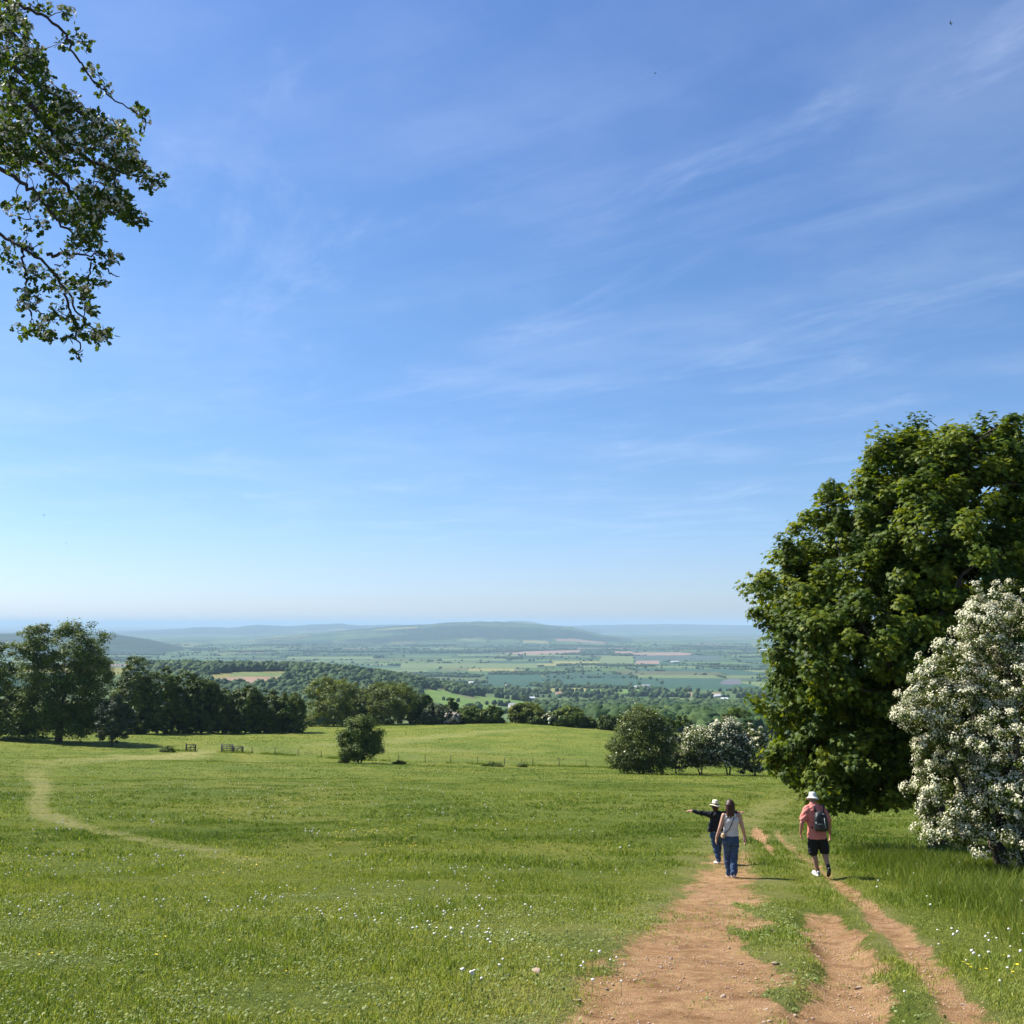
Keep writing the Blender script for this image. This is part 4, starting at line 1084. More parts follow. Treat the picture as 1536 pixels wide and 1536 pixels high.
def people():
    skin = plain_mat('skin', (.46, .27, .19), .5, 30, .08); skin_tan = plain_mat('tanned_skin', (.40, .21, .14), .5, 30, .08)
    hair = plain_mat('brown_hair', (.055, .026, .018), .45, 60, .5)
    black = plain_mat('black_cloth', (.012, .012, .016), .8, 20, .3); white = plain_mat('white_cloth', (.62, .59, .56), .85, 9, .07, .2, (.8, .04))
    denim = plain_mat('blue_denim', (.042, .078, .150), .85, 10, .4, .2, (.9, .04)); pink = plain_mat('salmon_cloth', (.60, .20, .165), .85, 9, .14, .2, (.9, .04))
    straw = plain_mat('straw', (.74, .66, .48), .8, 60, .12); cream = plain_mat('cream_cotton', (.66, .64, .60), .85, 40, .08)
    sole = plain_mat('pale_shoe', (.62, .52, .46), .7); dark = plain_mat('dark_nylon', (.016, .017, .018), .5, 30, .4, .4); grey = plain_mat('grey_trim', (.35, .36, .35), .6)
    tan = plain_mat('tan_leather', (.42, .30, .18), .6); eye = plain_mat('eye', (.03, .02, .02), .3); purple = plain_mat('phone_case', (.12, .05, .08), .4)
    grsock = plain_mat('dark_sock', (.03, .03, .032), .9)
    # ---- woman with the white top
    x, y = ground_px(1099, 1313.5); z = Hs(x, y)
    W1 = empty('person', (x, y, z)); gz = -.15
    hd = (-.025, .03, 1.535)
    b = MB(); head(b, hd, .98)
    capsule(b, (-.01, 0, 1.32), (-.02, .015, 1.46), .052, .048)
    loft(b, [(-.02,0,.80,.12,.10),(-.02,0,.90,.135,.10),(-.012,0,1.02,.125,.088),(-.005,0,1.16,.145,.098),(0,0,1.27,.155,.09),(0,0,1.335,.12,.065),(-.005,0,1.37,.05,.045)])
    Ls, Le, Lw = (-.165,0,1.305), (-.255,-.02,1.05), (-.325,.045,.825); Rs, Re, Rw = (.165,0,1.305), (.232,-.03,1.05), (.298,.03,.825)
    chain(b, [Ls, Le, Lw], [.052,.040,.027]); chain(b, [Rs, Re, Rw], [.052,.040,.027])
    hand(b, Lw, (-.12,.12,-1), (1,.1,0), -1, .5, .95); hand(b, Rw, (.08,.12,-1), (-1,.1,0), 1, .9, .95)
    legs = [((-.105,0,.83),(-.085,.10,.45),(-.045,.13,.075+gz*.3)), ((.062,0,.83),(.045,.02,.45),(.012,-.06,.075))]
    for h_, k_, a_ in legs: chain(b, [h_, k_, a_], [.085,.055,.036])
    for h_, k_, a_ in legs: capsule(b, a_, np.array(a_) + (0,.09,-.035), .034, .026)
    fuse(b, 'body', skin, W1, .0085)
    eyes(hd, W1, eye)
    t = MB(); loft(t, [(-.02,0,.885,.165,.125),(-.02,0,.93,.160,.122),(-.012,0,1.03,.150,.112),(-.005,0,1.16,.165,.118),(0,0,1.255,.166,.110),(0,.0,1.31,.135,.088),(0,0,1.35,.10,.068)])
    fuse(t, 'vest_top', white, W1, .010, 3, .026)
    j = MB(); loft(j, [(-.025,0,.70,.155,.12),(-.028,0,.76,.178,.138),(-.026,0,.84,.172,.13),(-.022,0,.92,.150,.112),(-.02,0,.945,.146,.108)])
    for h_, k_, a_ in legs: chain(j, [(h_[0], h_[1], .76), k_, (a_[0], a_[1], a_[2] + .03)], [.095,.077,.066])
    fuse(j, 'jeans', denim, W1, .011, 3, .026)
    for h_, k_, a_ in legs:
        s = MB(); shoe(s, (a_[0], a_[1] - .035, a_[2] - .03), (a_[0] - .015, a_[1] + .15, a_[2] - .055), .040); fuse(s, 'shoe', sole, W1, .007, 2)
    hm = MB(); loft(hm, [(-.02,-.02,1.285,.03,.025),(-.025,-.03,1.32,.075,.05),(-.03,-.04,1.38,.098,.062),(-.03,-.035,1.45,.103,.078),(-.027,-.012,1.53,.098,.098),(-.025,0,1.59,.088,.098),(-.025,.005,1.635,.055,.065),(-.025,.005,1.65,.015,.02)])
    for q in range(16):
        a = math.pi * (1.05 + .9 * q / 15); p0 = np.array([-.027 + .088 * math.cos(a), -.01 + .09 * math.sin(a), 1.55]); p1 = p0 + np.array([random.Random(q).uniform(-.012,.012), -.015, -.22 - .06 * random.Random(q + 50).random()])
        capsule(hm, p0, p1, .018, .010, 6)
    fuse(hm, 'hair', hair, W1, .008, 2)
    tag(W1, 'woman in a white sleeveless top and blue jeans walking away with brown shoulder length hair', 'person')
    bag = empty('shoulder_bag', W1.location); sb = MB(); loft(sb, [(-.20,-.06,.845,.035,.06),(-.20,-.06,.86,.05,.075),(-.195,-.06,.93,.05,.07),(-.19,-.06,.955,.03,.05)]); fuse(sb, 'pouch', tan, bag, .008, 2)
    st = MB(); tube(st, [(.055,.02,1.355),(.052,-.06,1.335),(.035,-.105,1.27),(-.02,-.125,1.15),(-.085,-.122,1.03),(-.155,-.095,.955)], .010, 6); tube(st, [(.055,.02,1.355),(.03,.10,1.28),(-.05,.125,1.12),(-.15,.10,.98),(-.19,.0,.95)], .010, 6)
    st.build('strap', dark, bag, smooth=True); tag(bag, 'small tan bag on a black strap across the white top', 'bag')
    ph = empty('phone', W1.location); pm = MB(); box(pm, (.285,.055,.755), (.014,.075,.145), .2, 0, .15); pm.build('phone_body', purple, ph); tag(ph, 'dark phone held low in the right hand of the woman in white', 'phone')
    # ---- woman in the black jacket
    x, y = ground_px(1078, 1294.5); z = Hs(x, y)
    W2 = empty('person', (x, y, z)); hd = (-.055, .05, 1.375)
    b = MB(); head(b, hd, .98); capsule(b, (-.02,0,1.20), (-.045,.02,1.31), .052, .048)
    loft(b, [(-.03,0,.74,.12,.10),(-.03,0,.84,.13,.10),(-.03,0,.95,.12,.088),(-.025,0,1.08,.14,.095),(-.02,0,1.18,.155,.088),(-.02,0,1.235,.12,.065),(-.02,0,1.265,.05,.045)])
    Ls, Le, Lw = (-.185,0,1.205), (-.39,.01,1.215), (-.60,.06,1.275); Rs, Re, Rw = (.145,0,1.205), (.345,.03,1.225), (.545,.05,1.24)
    chain(b, [Ls, Le, Lw], [.05,.038,.026]); chain(b, [Rs, Re, Rw], [.05,.038,.026])
    hand(b, Lw, (-1,.1,.02), (0,.2,-1), 1, .35, 1.0); hand(b, Rw, (1,.1,-.05), (0,.2,-1), -1, .35, 1.0)
    legs = [((-.115,0,.76),(-.06,.05,.42),(-.005,.0,.075)), ((.05,0,.76),(.05,.16,.44),(.045,.22,.03))]
    for h_, k_, a_ in legs: chain(b, [h_, k_, a_], [.082,.052,.035])
    for h_, k_, a_ in legs: capsule(b, a_, np.array(a_) + (-.02,.09,-.035), .032, .025)
    fuse(b, 'body', skin_tan, W2, .0085); eyes(hd, W2, eye)
    t = MB(); loft(t, [(-.03,0,.80,.178,.135),(-.03,0,.83,.18,.138),(-.03,0,.95,.165,.12),(-.025,0,1.08,.168,.117),(-.02,0,1.18,.178,.112),(-.02,0,1.235,.15,.085),(-.025,.005,1.285,.07,.065)])
    chain(t, [(-.15,0,1.195), Le, (-.575,.057,1.27)], [.075,.055,.040]); chain(t, [(.115,0,1.195), Re, (.47,.047,1.232)], [.075,.055,.040])
    loft(t, [(-.235,-.01,.785,.035,.06),(-.20,0,.86,.05,.085),(-.16,0,1.0,.05,.09)])
    fuse(t, 'jacket', black, W2, .010, 3, .026)
    u = MB(); loft(u, [(-.03,0,.765,.158,.118),(-.03,0,.83,.158,.118),(-.03,0,.90,.13,.10)]); fuse(u, 'shirt', white, W2, .010, 2)
    j = MB(); loft(j, [(-.03,0,.66,.14,.11),(-.033,0,.72,.165,.128),(-.03,0,.80,.15,.112),(-.03,0,.84,.14,.105)])
    for h_, k_, a_ in legs: chain(j, [(h_[0], h_[1], .70), k_, (a_[0], a_[1], a_[2] + .035)], [.088,.066,.05])
    fuse(j, 'jeans', denim, W2, .011, 3, .026)
    for h_, k_, a_ in legs:
        s = MB(); shoe(s, (a_[0], a_[1] - .03, a_[2] - .032), (a_[0] - .07, a_[1] + .13, a_[2] - .055), .038); fuse(s, 'shoe', sole, W2, .007, 2)
    hm = MB(); ellipsoid(hm, (-.055,.02,1.385), (.084,.088,.095)); loft(hm, [(-.05,-.03,1.27,.04,.025),(-.055,-.02,1.31,.065,.05),(-.055,-.01,1.38,.08,.075)]); fuse(hm, 'hair', hair, W2, .008, 2)
    hat(W2, (-.05,.03,1.425), (-.12, .17, 0), .165, .085, .125, straw, dark, .015, True)
    tag(W2, 'woman in a black jacket and wide straw hat with both arms stretched out sideways', 'person')
    # ---- man with the rucksack
    x, y = ground_px(1227, 1314); z = Hs(x, y)
    Mn = empty('person', (x, y, z)); hd = (-.04, .10, 1.625)
    b = MB(); head(b, hd, 1.04); capsule(b, (-.03,.02,1.46), (-.04,.075,1.57), .066, .060)
    loft(b, [(.0,0,.84,.15,.115),(-.0,0,.95,.155,.115),(-.01,0,1.10,.15,.11),(-.02,0,1.25,.17,.115),(-.03,0,1.39,.19,.10),(-.03,.005,1.455,.15,.08),(-.03,.01,1.50,.07,.055)])
    Ls, Le, Lw = (-.225,0,1.41), (-.325,-.04,1.13), (-.335,.05,.90); Rs, Re, Rw = (.165,0,1.41), (.265,-.05,1.13), (.305,.04,.89)
    chain(b, [Ls, Le, Lw], [.062,.048,.031]); chain(b, [Rs, Re, Rw], [.062,.048,.031])
    hand(b, Lw, (.1,.15,-1), (1,.1,0), -1, .6, 1.08); hand(b, Rw, (.05,.15,-1), (-1,.1,0), 1, .6, 1.08)
    legs = [((-.085,0,.86),(-.06,.07,.47),(.005,.03,.075)), ((.105,0,.86),(.165,.03,.49),(.175,-.19,.20))]
    for h_, k_, a_ in legs:
        h_, k_, a_ = map(np.array, (h_, k_, a_)); chain(b, [h_, k_, k_ + (a_ - k_) * .35 + (0, -.012, 0), a_], [.10,.062,.060,.036])
    capsule(b, legs[0][2], (-.02,.12,.035), .036, .03); capsule(b, legs[1][2], (.19,-.155,.09), .036, .03)
    fuse(b, 'body', skin_tan, Mn, .0088); eyes(hd, Mn, eye, 1.04)
    t = MB(); loft(t, [(.0,0,.80,.205,.155),(.0,0,.86,.20,.152),(-.0,0,1.0,.188,.142),(-.012,0,1.15,.185,.138),(-.02,0,1.27,.20,.138),(-.03,0,1.39,.212,.12),(-.03,.01,1.46,.165,.098),(-.035,.03,1.525,.085,.085),(-.038,.04,1.555,.078,.078)])
    chain(t, [(-.19,0,1.405), (-.295,-.028,1.20)], [.088,.075]); chain(t, [(.13,0,1.405), (.24,-.035,1.20)], [.088,.075])
    fuse(t, 'polo_shirt', pink, Mn, .011, 3, .026)
    j = MB(); loft(j, [(.0,0,.74,.185,.135),(.0,0,.80,.19,.14),(.0,0,.88,.18,.135),(.0,0,.95,.17,.125)])
    for (h_, k_, a_), dx in zip(legs, (-.012, .012)):
        h_, k_ = np.array(h_), np.array(k_); e = h_ + (k_ - h_) * .86 + (dx, 0, 0); chain(j, [(h_[0], 0, .78), e], [.112,.108])
    fuse(j, 'shorts', black, Mn, .011, 3, .026)
    s = MB(); shoe(s, (.01,-.01,.042), (-.035,.20,.045), .045); fuse(s, 'shoe', grey, Mn, .007, 2)
    s = MB(); chain(s, [(.004,-.02,.016), (-.02,.10,.014), (-.04,.215,.020)], [.035,.040,.034]); fuse(s, 'sole', cream, Mn, .006, 1)
    s = MB(); shoe(s, (.178,-.235,.165), (.195,-.10,.035), .045); fuse(s, 'shoe', dark, Mn, .007, 2)
    for a_ in (legs[0][2], legs[1][2]):
        s = MB(); capsule(s, np.array(a_) + (0,0,.005), np.array(a_) + (0,.005,.055), .042, .044); fuse(s, 'sock', grsock, Mn, .007, 1)
    hm = MB(); ellipsoid(hm, (-.04,.085,1.625), (.081,.086,.075)); fuse(hm, 'hair', plain_mat('grey_hair', (.20,.18,.16), .6, 60, .3), Mn, .008, 2)
    hat(Mn, (-.04,.085,1.665), (-.22, .06, 0), .145, .086, .105, cream, None, .03)
    tag(Mn, 'man in a salmon pink shirt, black shorts and pale sun hat walking with a rucksack', 'person')
    bp = empty('backpack', Mn.location); p = MB()
    loft(p, [(.045,-.20,.985,.10,.06),(.045,-.205,1.0,.15,.085),(.045,-.21,1.08,.155,.095),(.04,-.205,1.20,.15,.092),(.035,-.20,1.30,.135,.085),(.03,-.19,1.37,.10,.065),(.03,-.185,1.40,.05,.035)])
    fuse(p, 'pack', dark, bp, .010, 3)
    p = MB(); loft(p, [(.05,-.30,1.02,.10,.02),(.05,-.305,1.04,.115,.03),(.048,-.305,1.14,.11,.03),(.048,-.295,1.165,.09,.02)]); fuse(p, 'pocket', plain_mat('pack_pocket', (.028,.030,.030), .5, 30, .4, .4), bp, .008, 2)
    for q, (sx) in enumerate((-1, 1)):
        p = MB(); X = .035 + sx * .095
        tube(p, [(X - sx * .02,-.155,1.36),(X + sx * .01,-.115,1.475),(X + sx * .02,-.03,1.515),(X + sx * .02,.09,1.45),(X + sx * .05,.145,1.30),(X + sx * .10,.10,1.13),(X + sx * .07,-.15,1.04)], .017, 8); p.build('strap', dark, bp, smooth=True)
    p = MB(); tube(p, [(.085,-.312,1.28),(.09,-.335,1.18),(.10,-.335,1.07)], .007, 6); p.build('zip', grey, bp, smooth=True)
    for P_, r_ in (([(-.05,-.275,1.36),(-.075,-.29,1.33),(-.085,-.29,1.27)], .009), ([(-.09,-.285,1.19),(-.075,-.305,1.15)], .012), ([(.06,-.285,1.365),(.10,-.29,1.345)], .009)):
        p = MB(); tube(p, P_, r_, 6); p.build('trim', grey, bp, smooth=True)
    tag(bp, 'black rucksack with grey zip on the back of the man in pink', 'backpack')
people()

# ------------------------------------------------------------------ grass, flowers, stones
def blades(name, seed, zones, label):
    rng = np.random.default_rng(seed); VV = []; FQ = []; FT = []; TT = []; base = 0
    for (n, Y0, Y1, h, wd, tuft, mode) in zones:
        if tuft > 1:
            nc = n // tuft
            yc = np.sqrt(rng.random(nc) * (Y1 ** 2 - Y0 ** 2) + Y0 ** 2); xc = (rng.random(nc) * 2 - 1) * (.535 * yc + 1.2)
            y = np.repeat(yc, tuft) + rng.normal(size=nc * tuft) * h * .35; x = np.repeat(xc, tuft) + rng.normal(size=nc * tuft) * h * .35
        else:
            y = np.sqrt(rng.random(n) * (Y1 ** 2 - Y0 ** 2) + Y0 ** 2); x = (rng.random(n) * 2 - 1) * (.535 * y + 1.2)
        d = dirt_mask(x, y) if Y0 < 60 else 0 * x
        w = worn_mask(x, y); tl = tall_mask(x, y)
        patch = fbm(x / 1.6, y / 1.6, 201, 3); big = fbm(x / 9, y / 9, 202, 3); fine = fbm(x / .35, y / .35, 203, 2)
        if mode == 'tall': keep = rng.random(len(x)) < tl
        else: keep = rng.random(len(x)) < (1 - .985 * d) * (1 - .15 * w)
        x, y, d, w, tl, patch, big, fine = [a[keep] for a in (x, y, d, w, tl, patch, big, fine)]
        m = len(x)
        if m == 0: continue
        hh = h * (.45 + .6 * rng.random(m)) * (.5 + 1.0 * smoothstep(.3, .75, patch)) * (1 - .55 * w) * (.75 + .5 * fine)
        if mode == 'tall': hh = h * (.5 + .7 * rng.random(m)) * (.55 + .8 * patch)
        a = rng.random(m) * 6.283; lean = (.25 + .75 * rng.random(m)) * hh * (.9 if mode != 'tall' else .75)
        if mode == 'tall': a = np.where(rng.random(m) < .6, 2.6 + rng.normal(size=m) * .7, a)
        lx, ly = np.cos(a) * lean, np.sin(a) * lean
        f = a + math.pi / 2 + rng.normal(size=m) * .5; ww = wd * (.6 + .8 * rng.random(m)); fx, fy = np.cos(f) * ww, np.sin(f) * ww
        z = H(x, y) - .01
        V = np.empty((m, 5, 3))
        V[:, 0] = np.stack([x - fx, y - fy, z], 1); V[:, 1] = np.stack([x + fx, y + fy, z], 1)
        V[:, 2] = np.stack([x + lx * .35 + fx * .8, y + ly * .35 + fy * .8, z + hh * .6], 1); V[:, 3] = np.stack([x + lx * .35 - fx * .8, y + ly * .35 - fy * .8, z + hh * .6], 1)
        V[:, 4] = np.stack([x + lx, y + ly, z + hh * .92], 1)
        t = np.clip(.30 + 1.1 * (big - .5) + .7 * (patch - .5) * -1 + .35 * w + .26 * rng.normal(size=m) + np.where(rng.random(m) < .06, .6, 0) + (.02 + .26 * smoothstep(42, 12, y) - .08 * smoothstep(40, 80, y) * smoothstep(165, 140, y) - (.22 if tuft > 1 else 0) if mode != 'tall' else -.02), 0, 1)
        k = base + np.arange(m)[:, None] * 5
        FQ.append(k + np.array([0, 1, 2, 3])); FT.append(k + np.array([3, 2, 4])); VV.append(V.reshape(-1, 3)); TT.append(np.repeat(t, 5)); base += m * 5
    o = mesh_np(name, np.concatenate(VV), [np.concatenate(FQ), np.concatenate(FT)], M['grass'], {'tint': np.concatenate(TT)})
    tag(o, label, 'grass', kind='stuff'); print(name, base // 5)
blades('grass', 61, [(300000, 6.2, 13, .048, .0032, 1, ''), (300000, 13, 24, .052, .0046, 1, ''), (260000, 24, 46, .075, .008, 1, ''), (180000, 46, 95, .09, .016, 1, ''), (130000, 95, 175, .10, .03, 1, ''), (130000, 175, 300, .13, .05, 1, ''), (70000, 6.2, 26, .12, .0034, 14, ''), (60000, 26, 70, .15, .010, 10, '')], 'short sunlit meadow grass with worn and lush patches')
blades('tall_grass', 62, [(420000, 6.5, 30, .34, .0035, 1, 'tall'), ], 'long soft grass on the right bank below the may tree')

def fence_growth():
    rng = np.random.default_rng(66); n = 7000
    S = np.array([ground_px(a, b) for a, b in [(255,1126),(275,1127),(350,1129),(482,1136),(540,1141),(598,1142),(676,1145),(757,1148),(839,1150),(920,1152),(1000,1153),(1150,1152)]])
    L = np.concatenate([[0], np.cumsum(np.linalg.norm(np.diff(S, axis=0), axis=1))]); t = rng.random(n) * L[-1]
    x = np.interp(t, L, S[:, 0]); y = np.interp(t, L, S[:, 1]); k = (fbm(t / 3, t * 0, 77, 3) > .42) & ((x < ground_px(296, 1127)[0]) | (x > ground_px(330, 1128)[0]))
    x, y = x[k] + rng.normal(size=k.sum()) * .25, y[k] + rng.normal(size=k.sum()) * .5; n = len(x)
    h = .12 + .42 * rng.random(n) ** 1.6; a = rng.random(n) * 6.28; w = .03; z = H(x, y) - .02
    V = np.empty((n, 3, 3)); V[:, 0] = np.stack([x - w, y, z], 1); V[:, 1] = np.stack([x + w, y, z], 1); V[:, 2] = np.stack([x + np.cos(a) * h * .5, y + np.sin(a) * h * .5, z + h], 1)
    o = mesh_np('rough_grass', V.reshape(-1, 3), [np.arange(n * 3).reshape(-1, 3)], M['grass'], {'tint': np.repeat(np.clip(rng.normal(size=n) * .2 + .32, 0, 1), 3)})
    tag(o, 'rough dark grass grown up along the wire fence', 'grass', kind='stuff')
fence_growth()

def herbs():
    rng = np.random.default_rng(63); n = 60000
    y = np.sqrt(rng.random(n) * (19 ** 2 - 6.2 ** 2) + 6.2 ** 2); x = (rng.random(n) * 2 - 1) * (.535 * y + 1)
    cl = fbm(x / .7, y / .7, 301, 3)
    k = (rng.random(n) < (1 - dirt_mask(x, y)) * (.25 + .75 * smoothstep(.40, .70, cl)) * .8) & (x < 2.6 + .1 * y)
    x, y = x[k], y[k]; n = len(x)
    pos = np.stack([x, y, H(x, y) + .015 + .035 * rng.random(n)], 1)
    u, v, nn = frames(np.array([0, 0, 1.0]) + rng.normal(size=(n, 3)) * .4, rng)
    V, F, kk = scatter(T_DOME, pos, u, v, nn, .007 + .010 * rng.random(n))
    o = mesh_np('meadow_herbs', V, F, M['herb'], {'tint': np.repeat(rng.random(n), kk)})
    tag(o, 'low clover and daisy leaves among the short grass', 'herbs', kind='stuff')
herbs()

_rows = np.linspace(1150, 1560, 300); _rowY = np.array([ground_px(500, r)[1] for r in _rows])
def px_points(rng, n, x0, x1, y0, y1):
    px = rng.uniform(x0, x1, n); py = rng.uniform(y0, y1, n); Y = np.interp(py, _rows, _rowY)
    return (px - 768) / FPX * Y / (CP - (768 - py) / FPX * SP), Y, px, py

def flowers():
    rng = np.random.default_rng(64)
    green = M['herb']; white = plain_mat('seed_head', (.70, .68, .60), .9, None); yellow = plain_mat('yellow_petal', (.75, .55, .02), .6, None); stemm = plain_mat('flower_stem', (.12, .19, .05), .6, None)
    X = []; 
    x, y, px, py = px_points(rng, 3600, -20, 1010, 1178, 1530)
    k = (fbm(x / 3.2, y / 3.2, 401, 3) > .50) & (fbm(x / .9, y / .9, 402, 2) > .42) & (rng.random(len(x)) < np.where(px > 760, .35, .9)) & (worn_mask(x, y) < .5)
    X.append(np.stack([x[k], y[k]], 1))
    x, y, px, py = px_points(rng, 300, 1280, 1536, 1275, 1510)
    k = (fbm(x / 1.2, y / 1.2, 403, 2) > .50) & (dirt_mask(x, y) < .1) & (worn_mask(x, y) < .3); X.append(np.stack([x[k], y[k]], 1))
    P = np.concatenate(X); P = P[np.argsort(P[:, 1])]; P = P[rng.random(len(P)) < .55]; P = P[np.argsort(P[:, 1])]
    print('dandelions', len(P))
    sph, sf = ico(1)
    rr = np.where(np.arange(len(sph)) < 12, 1.0, .80); head_me = mesh_np('seed_head', sph * rr[:, None] * np.array([1, 1, .92]) * .0165, [sf], white, link=False)
    mb = MB(); tube(mb, [(0, 0, -.02), (.004, 0, .08), (0, .003, .165)], [.0028, .0024, .002], 5); stem_me = mb.build('stem', stemm, link=False)
    for i, (a, b) in enumerate(P[:300]):
        k = rng.uniform(.7, 1.25); o = empty('dandelion_clock', (a, b, Hs(a, b)), rng.uniform(0, 6.28)); o.scale = (1, 1, rng.uniform(.6, 1.15)); o.rotation_euler[0] = rng.normal() * .12
        s = bpy.data.objects.new('stem', stem_me); COL.objects.link(s); s.parent = o
        h = bpy.data.objects.new('seed_head', head_me); COL.objects.link(h); h.parent = o; h.location = (0, .003, .178); h.scale = (k, k, k)
        tag(o, 'white dandelion clock on a thin stem in the nearer meadow grass', 'dandelion', 'white dandelion clocks in the meadow')
    R = P[300:]; n = len(R)
    V0 = np.concatenate([sph * .017, np.array([(-.004, 0, -.2), (.004, 0, -.2), (0, 0, 0)])]); F0 = np.concatenate([sf, np.array([(42, 43, 44)])])
    sc = .8 + .5 * rng.random(n) + np.clip(R[:, 1] / 80, 0, .8)
    V = V0[None] * sc[:, None, None] + np.stack([R[:, 0], R[:, 1], H(R[:, 0], R[:, 1]) + .17 + .04 * rng.random(n)], 1)[:, None, :]
    o = mesh_np('dandelion_clocks', V.reshape(-1, 3), [(F0[None] + (np.arange(n) * 45)[:, None, None]).reshape(-1, 3)], white)
    tag(o, 'far white dandelion clocks speckling the meadow', 'dandelions', kind='stuff')
    # yellow flowers
    Q = []
    for n, box_, in ((170, (500, 625, 1238, 1276)), (40, (310, 400, 1284, 1316)), (22, (0, 500, 1240, 1530)), (10, (1440, 1530, 1440, 1480)), (40, (700, 800, 1180, 1200)), (30, (0, 120, 1250, 1330))):
        x, y, px, py = px_points(rng, n * 2, *(box_[0], box_[1], box_[2], box_[3])); k = fbm(x / 1.1, y / 1.1, 420, 2) > .45; Q.append(np.stack([x[k], y[k]], 1)[:n])
    Q = np.concatenate(Q); Q = Q[np.argsort(Q[:, 1])][:290]
    mb = MB(); tube(mb, [(0, 0, -.02), (.003, 0, .11)], [.0022, .0018], 4)
    fl = mb.build('stem', stemm, link=False)
    fv = T_FLOWER[0] * .019 + np.array([0, 0, .115]); ym = mesh_np('petals', fv, T_FLOWER[1], yellow, link=False)
    for a, b in Q:
        o = empty('buttercup', (a, b, Hs(a, b)), rng.uniform(0, 6.28)); o.rotation_euler[0] = rng.normal() * .2; k = rng.uniform(.55, 1.0) * (1 + max(0, b - 20) / 50); o.scale = (k, k, k)
        s = bpy.data.objects.new('stem', fl); COL.objects.link(s); s.parent = o
        h = bpy.data.objects.new('petals', ym); COL.objects.link(h); h.parent = o
        tag(o, 'small yellow buttercup in the meadow grass', 'buttercup', 'yellow buttercups in the meadow')
flowers()

def stones():
    rng = np.random.default_rng(65); TV, TF = ico(2)
    def stone_mesh(seed, flat=.6):
        r = np.random.default_rng(seed); V = TV.copy()
        for _ in range(7):
            d = norm(r.normal(size=3)); h = V @ d; lim = r.uniform(.45, .8); V = V - np.maximum(0, h - lim)[:, None] * d
        V *= np.array([1.2, .85, flat]); V += r.normal(size=V.shape) * .012
        return mesh_np('stone', V, [TF], M['stone'], link=False)
    protos = [stone_mesh(s, .45 + .1 * (s % 3)) for s in range(6)]
    def put(px, py, size, label, group=None, q=0, mat=None):
        x, y = ground_px(px, py); o = bpy.data.objects.new('stone', protos[q % 6]); COL.objects.link(o); k = size / 2
        o.location = (x, y, Hs(x, y) + k * .12); o.scale = (k, k, k); o.rotation_euler = (rng.normal() * .15, rng.normal() * .15, rng.uniform(0, 6.28)); tag(o, label, 'stone', group)
    put(805, 1459, .13, 'brown stone lying alone in the short grass left of the path', q=1)
    put(1285, 1460, .10, 'pale stone lying in the middle of the bare wheel rut', q=2)
    put(1084, 1486, .07, 'dark flat stone on the bare earth at the left of the rut', q=3)
    put(1265, 1527, .13, 'flat grey stone at the lower end of the grass strip', q=4)
    put(866, 1499, .12, 'pale stone half buried where the grass meets the bare earth', q=0)
    put(1163, 1443, .09, 'stone at the left edge of the grass strip between the ruts', q=5)
    put(1158, 1396, .07, 'small stone at the top of the strip between the ruts', q=2)
    put(1240, 1520, .08, 'small stone beside the flat grey stone', q=1)
    n = 0
    while n < 46:
        px, py = rng.uniform(880, 1490), rng.uniform(1370, 1534); x, y = ground_px(px, py)
        if dirt_mask(np.array([x]), np.array([y]))[0] < .7: continue
        put(px, py, rng.uniform(.02, .055), 'small loose stone on the bare earth path', 'small loose stones on the path', n); n += 1
    # grit
    n = 30000; y = np.sqrt(rng.random(n) * (22 ** 2 - 6.3 ** 2) + 6.3 ** 2); x = rng.uniform(-.1, .56, n) * y
    k = rng.random(n) < dirt_mask(x, y) * smoothstep(.35, .6, fbm(x / .5, y / .5, 501, 3)); x, y = x[k], y[k]; n = len(x)
    V0, F0 = ico(0); s = .004 + .010 * rng.random(n) ** 3
    V = V0[None] * s[:, None, None] * (np.array([1, 1, .6]) * (.6 + .8 * rng.random((n, 12, 3)))) + np.stack([x, y, H(x, y) + .004], 1)[:, None, :]
    o = mesh_np('gravel', V.reshape(-1, 3), [(F0[None] + (np.arange(n) * 12)[:, None, None]).reshape(-1, 3)], M['pebble']); tag(o, 'fine grit and crumbs of earth on the bare path', 'gravel', kind='stuff')
stones()

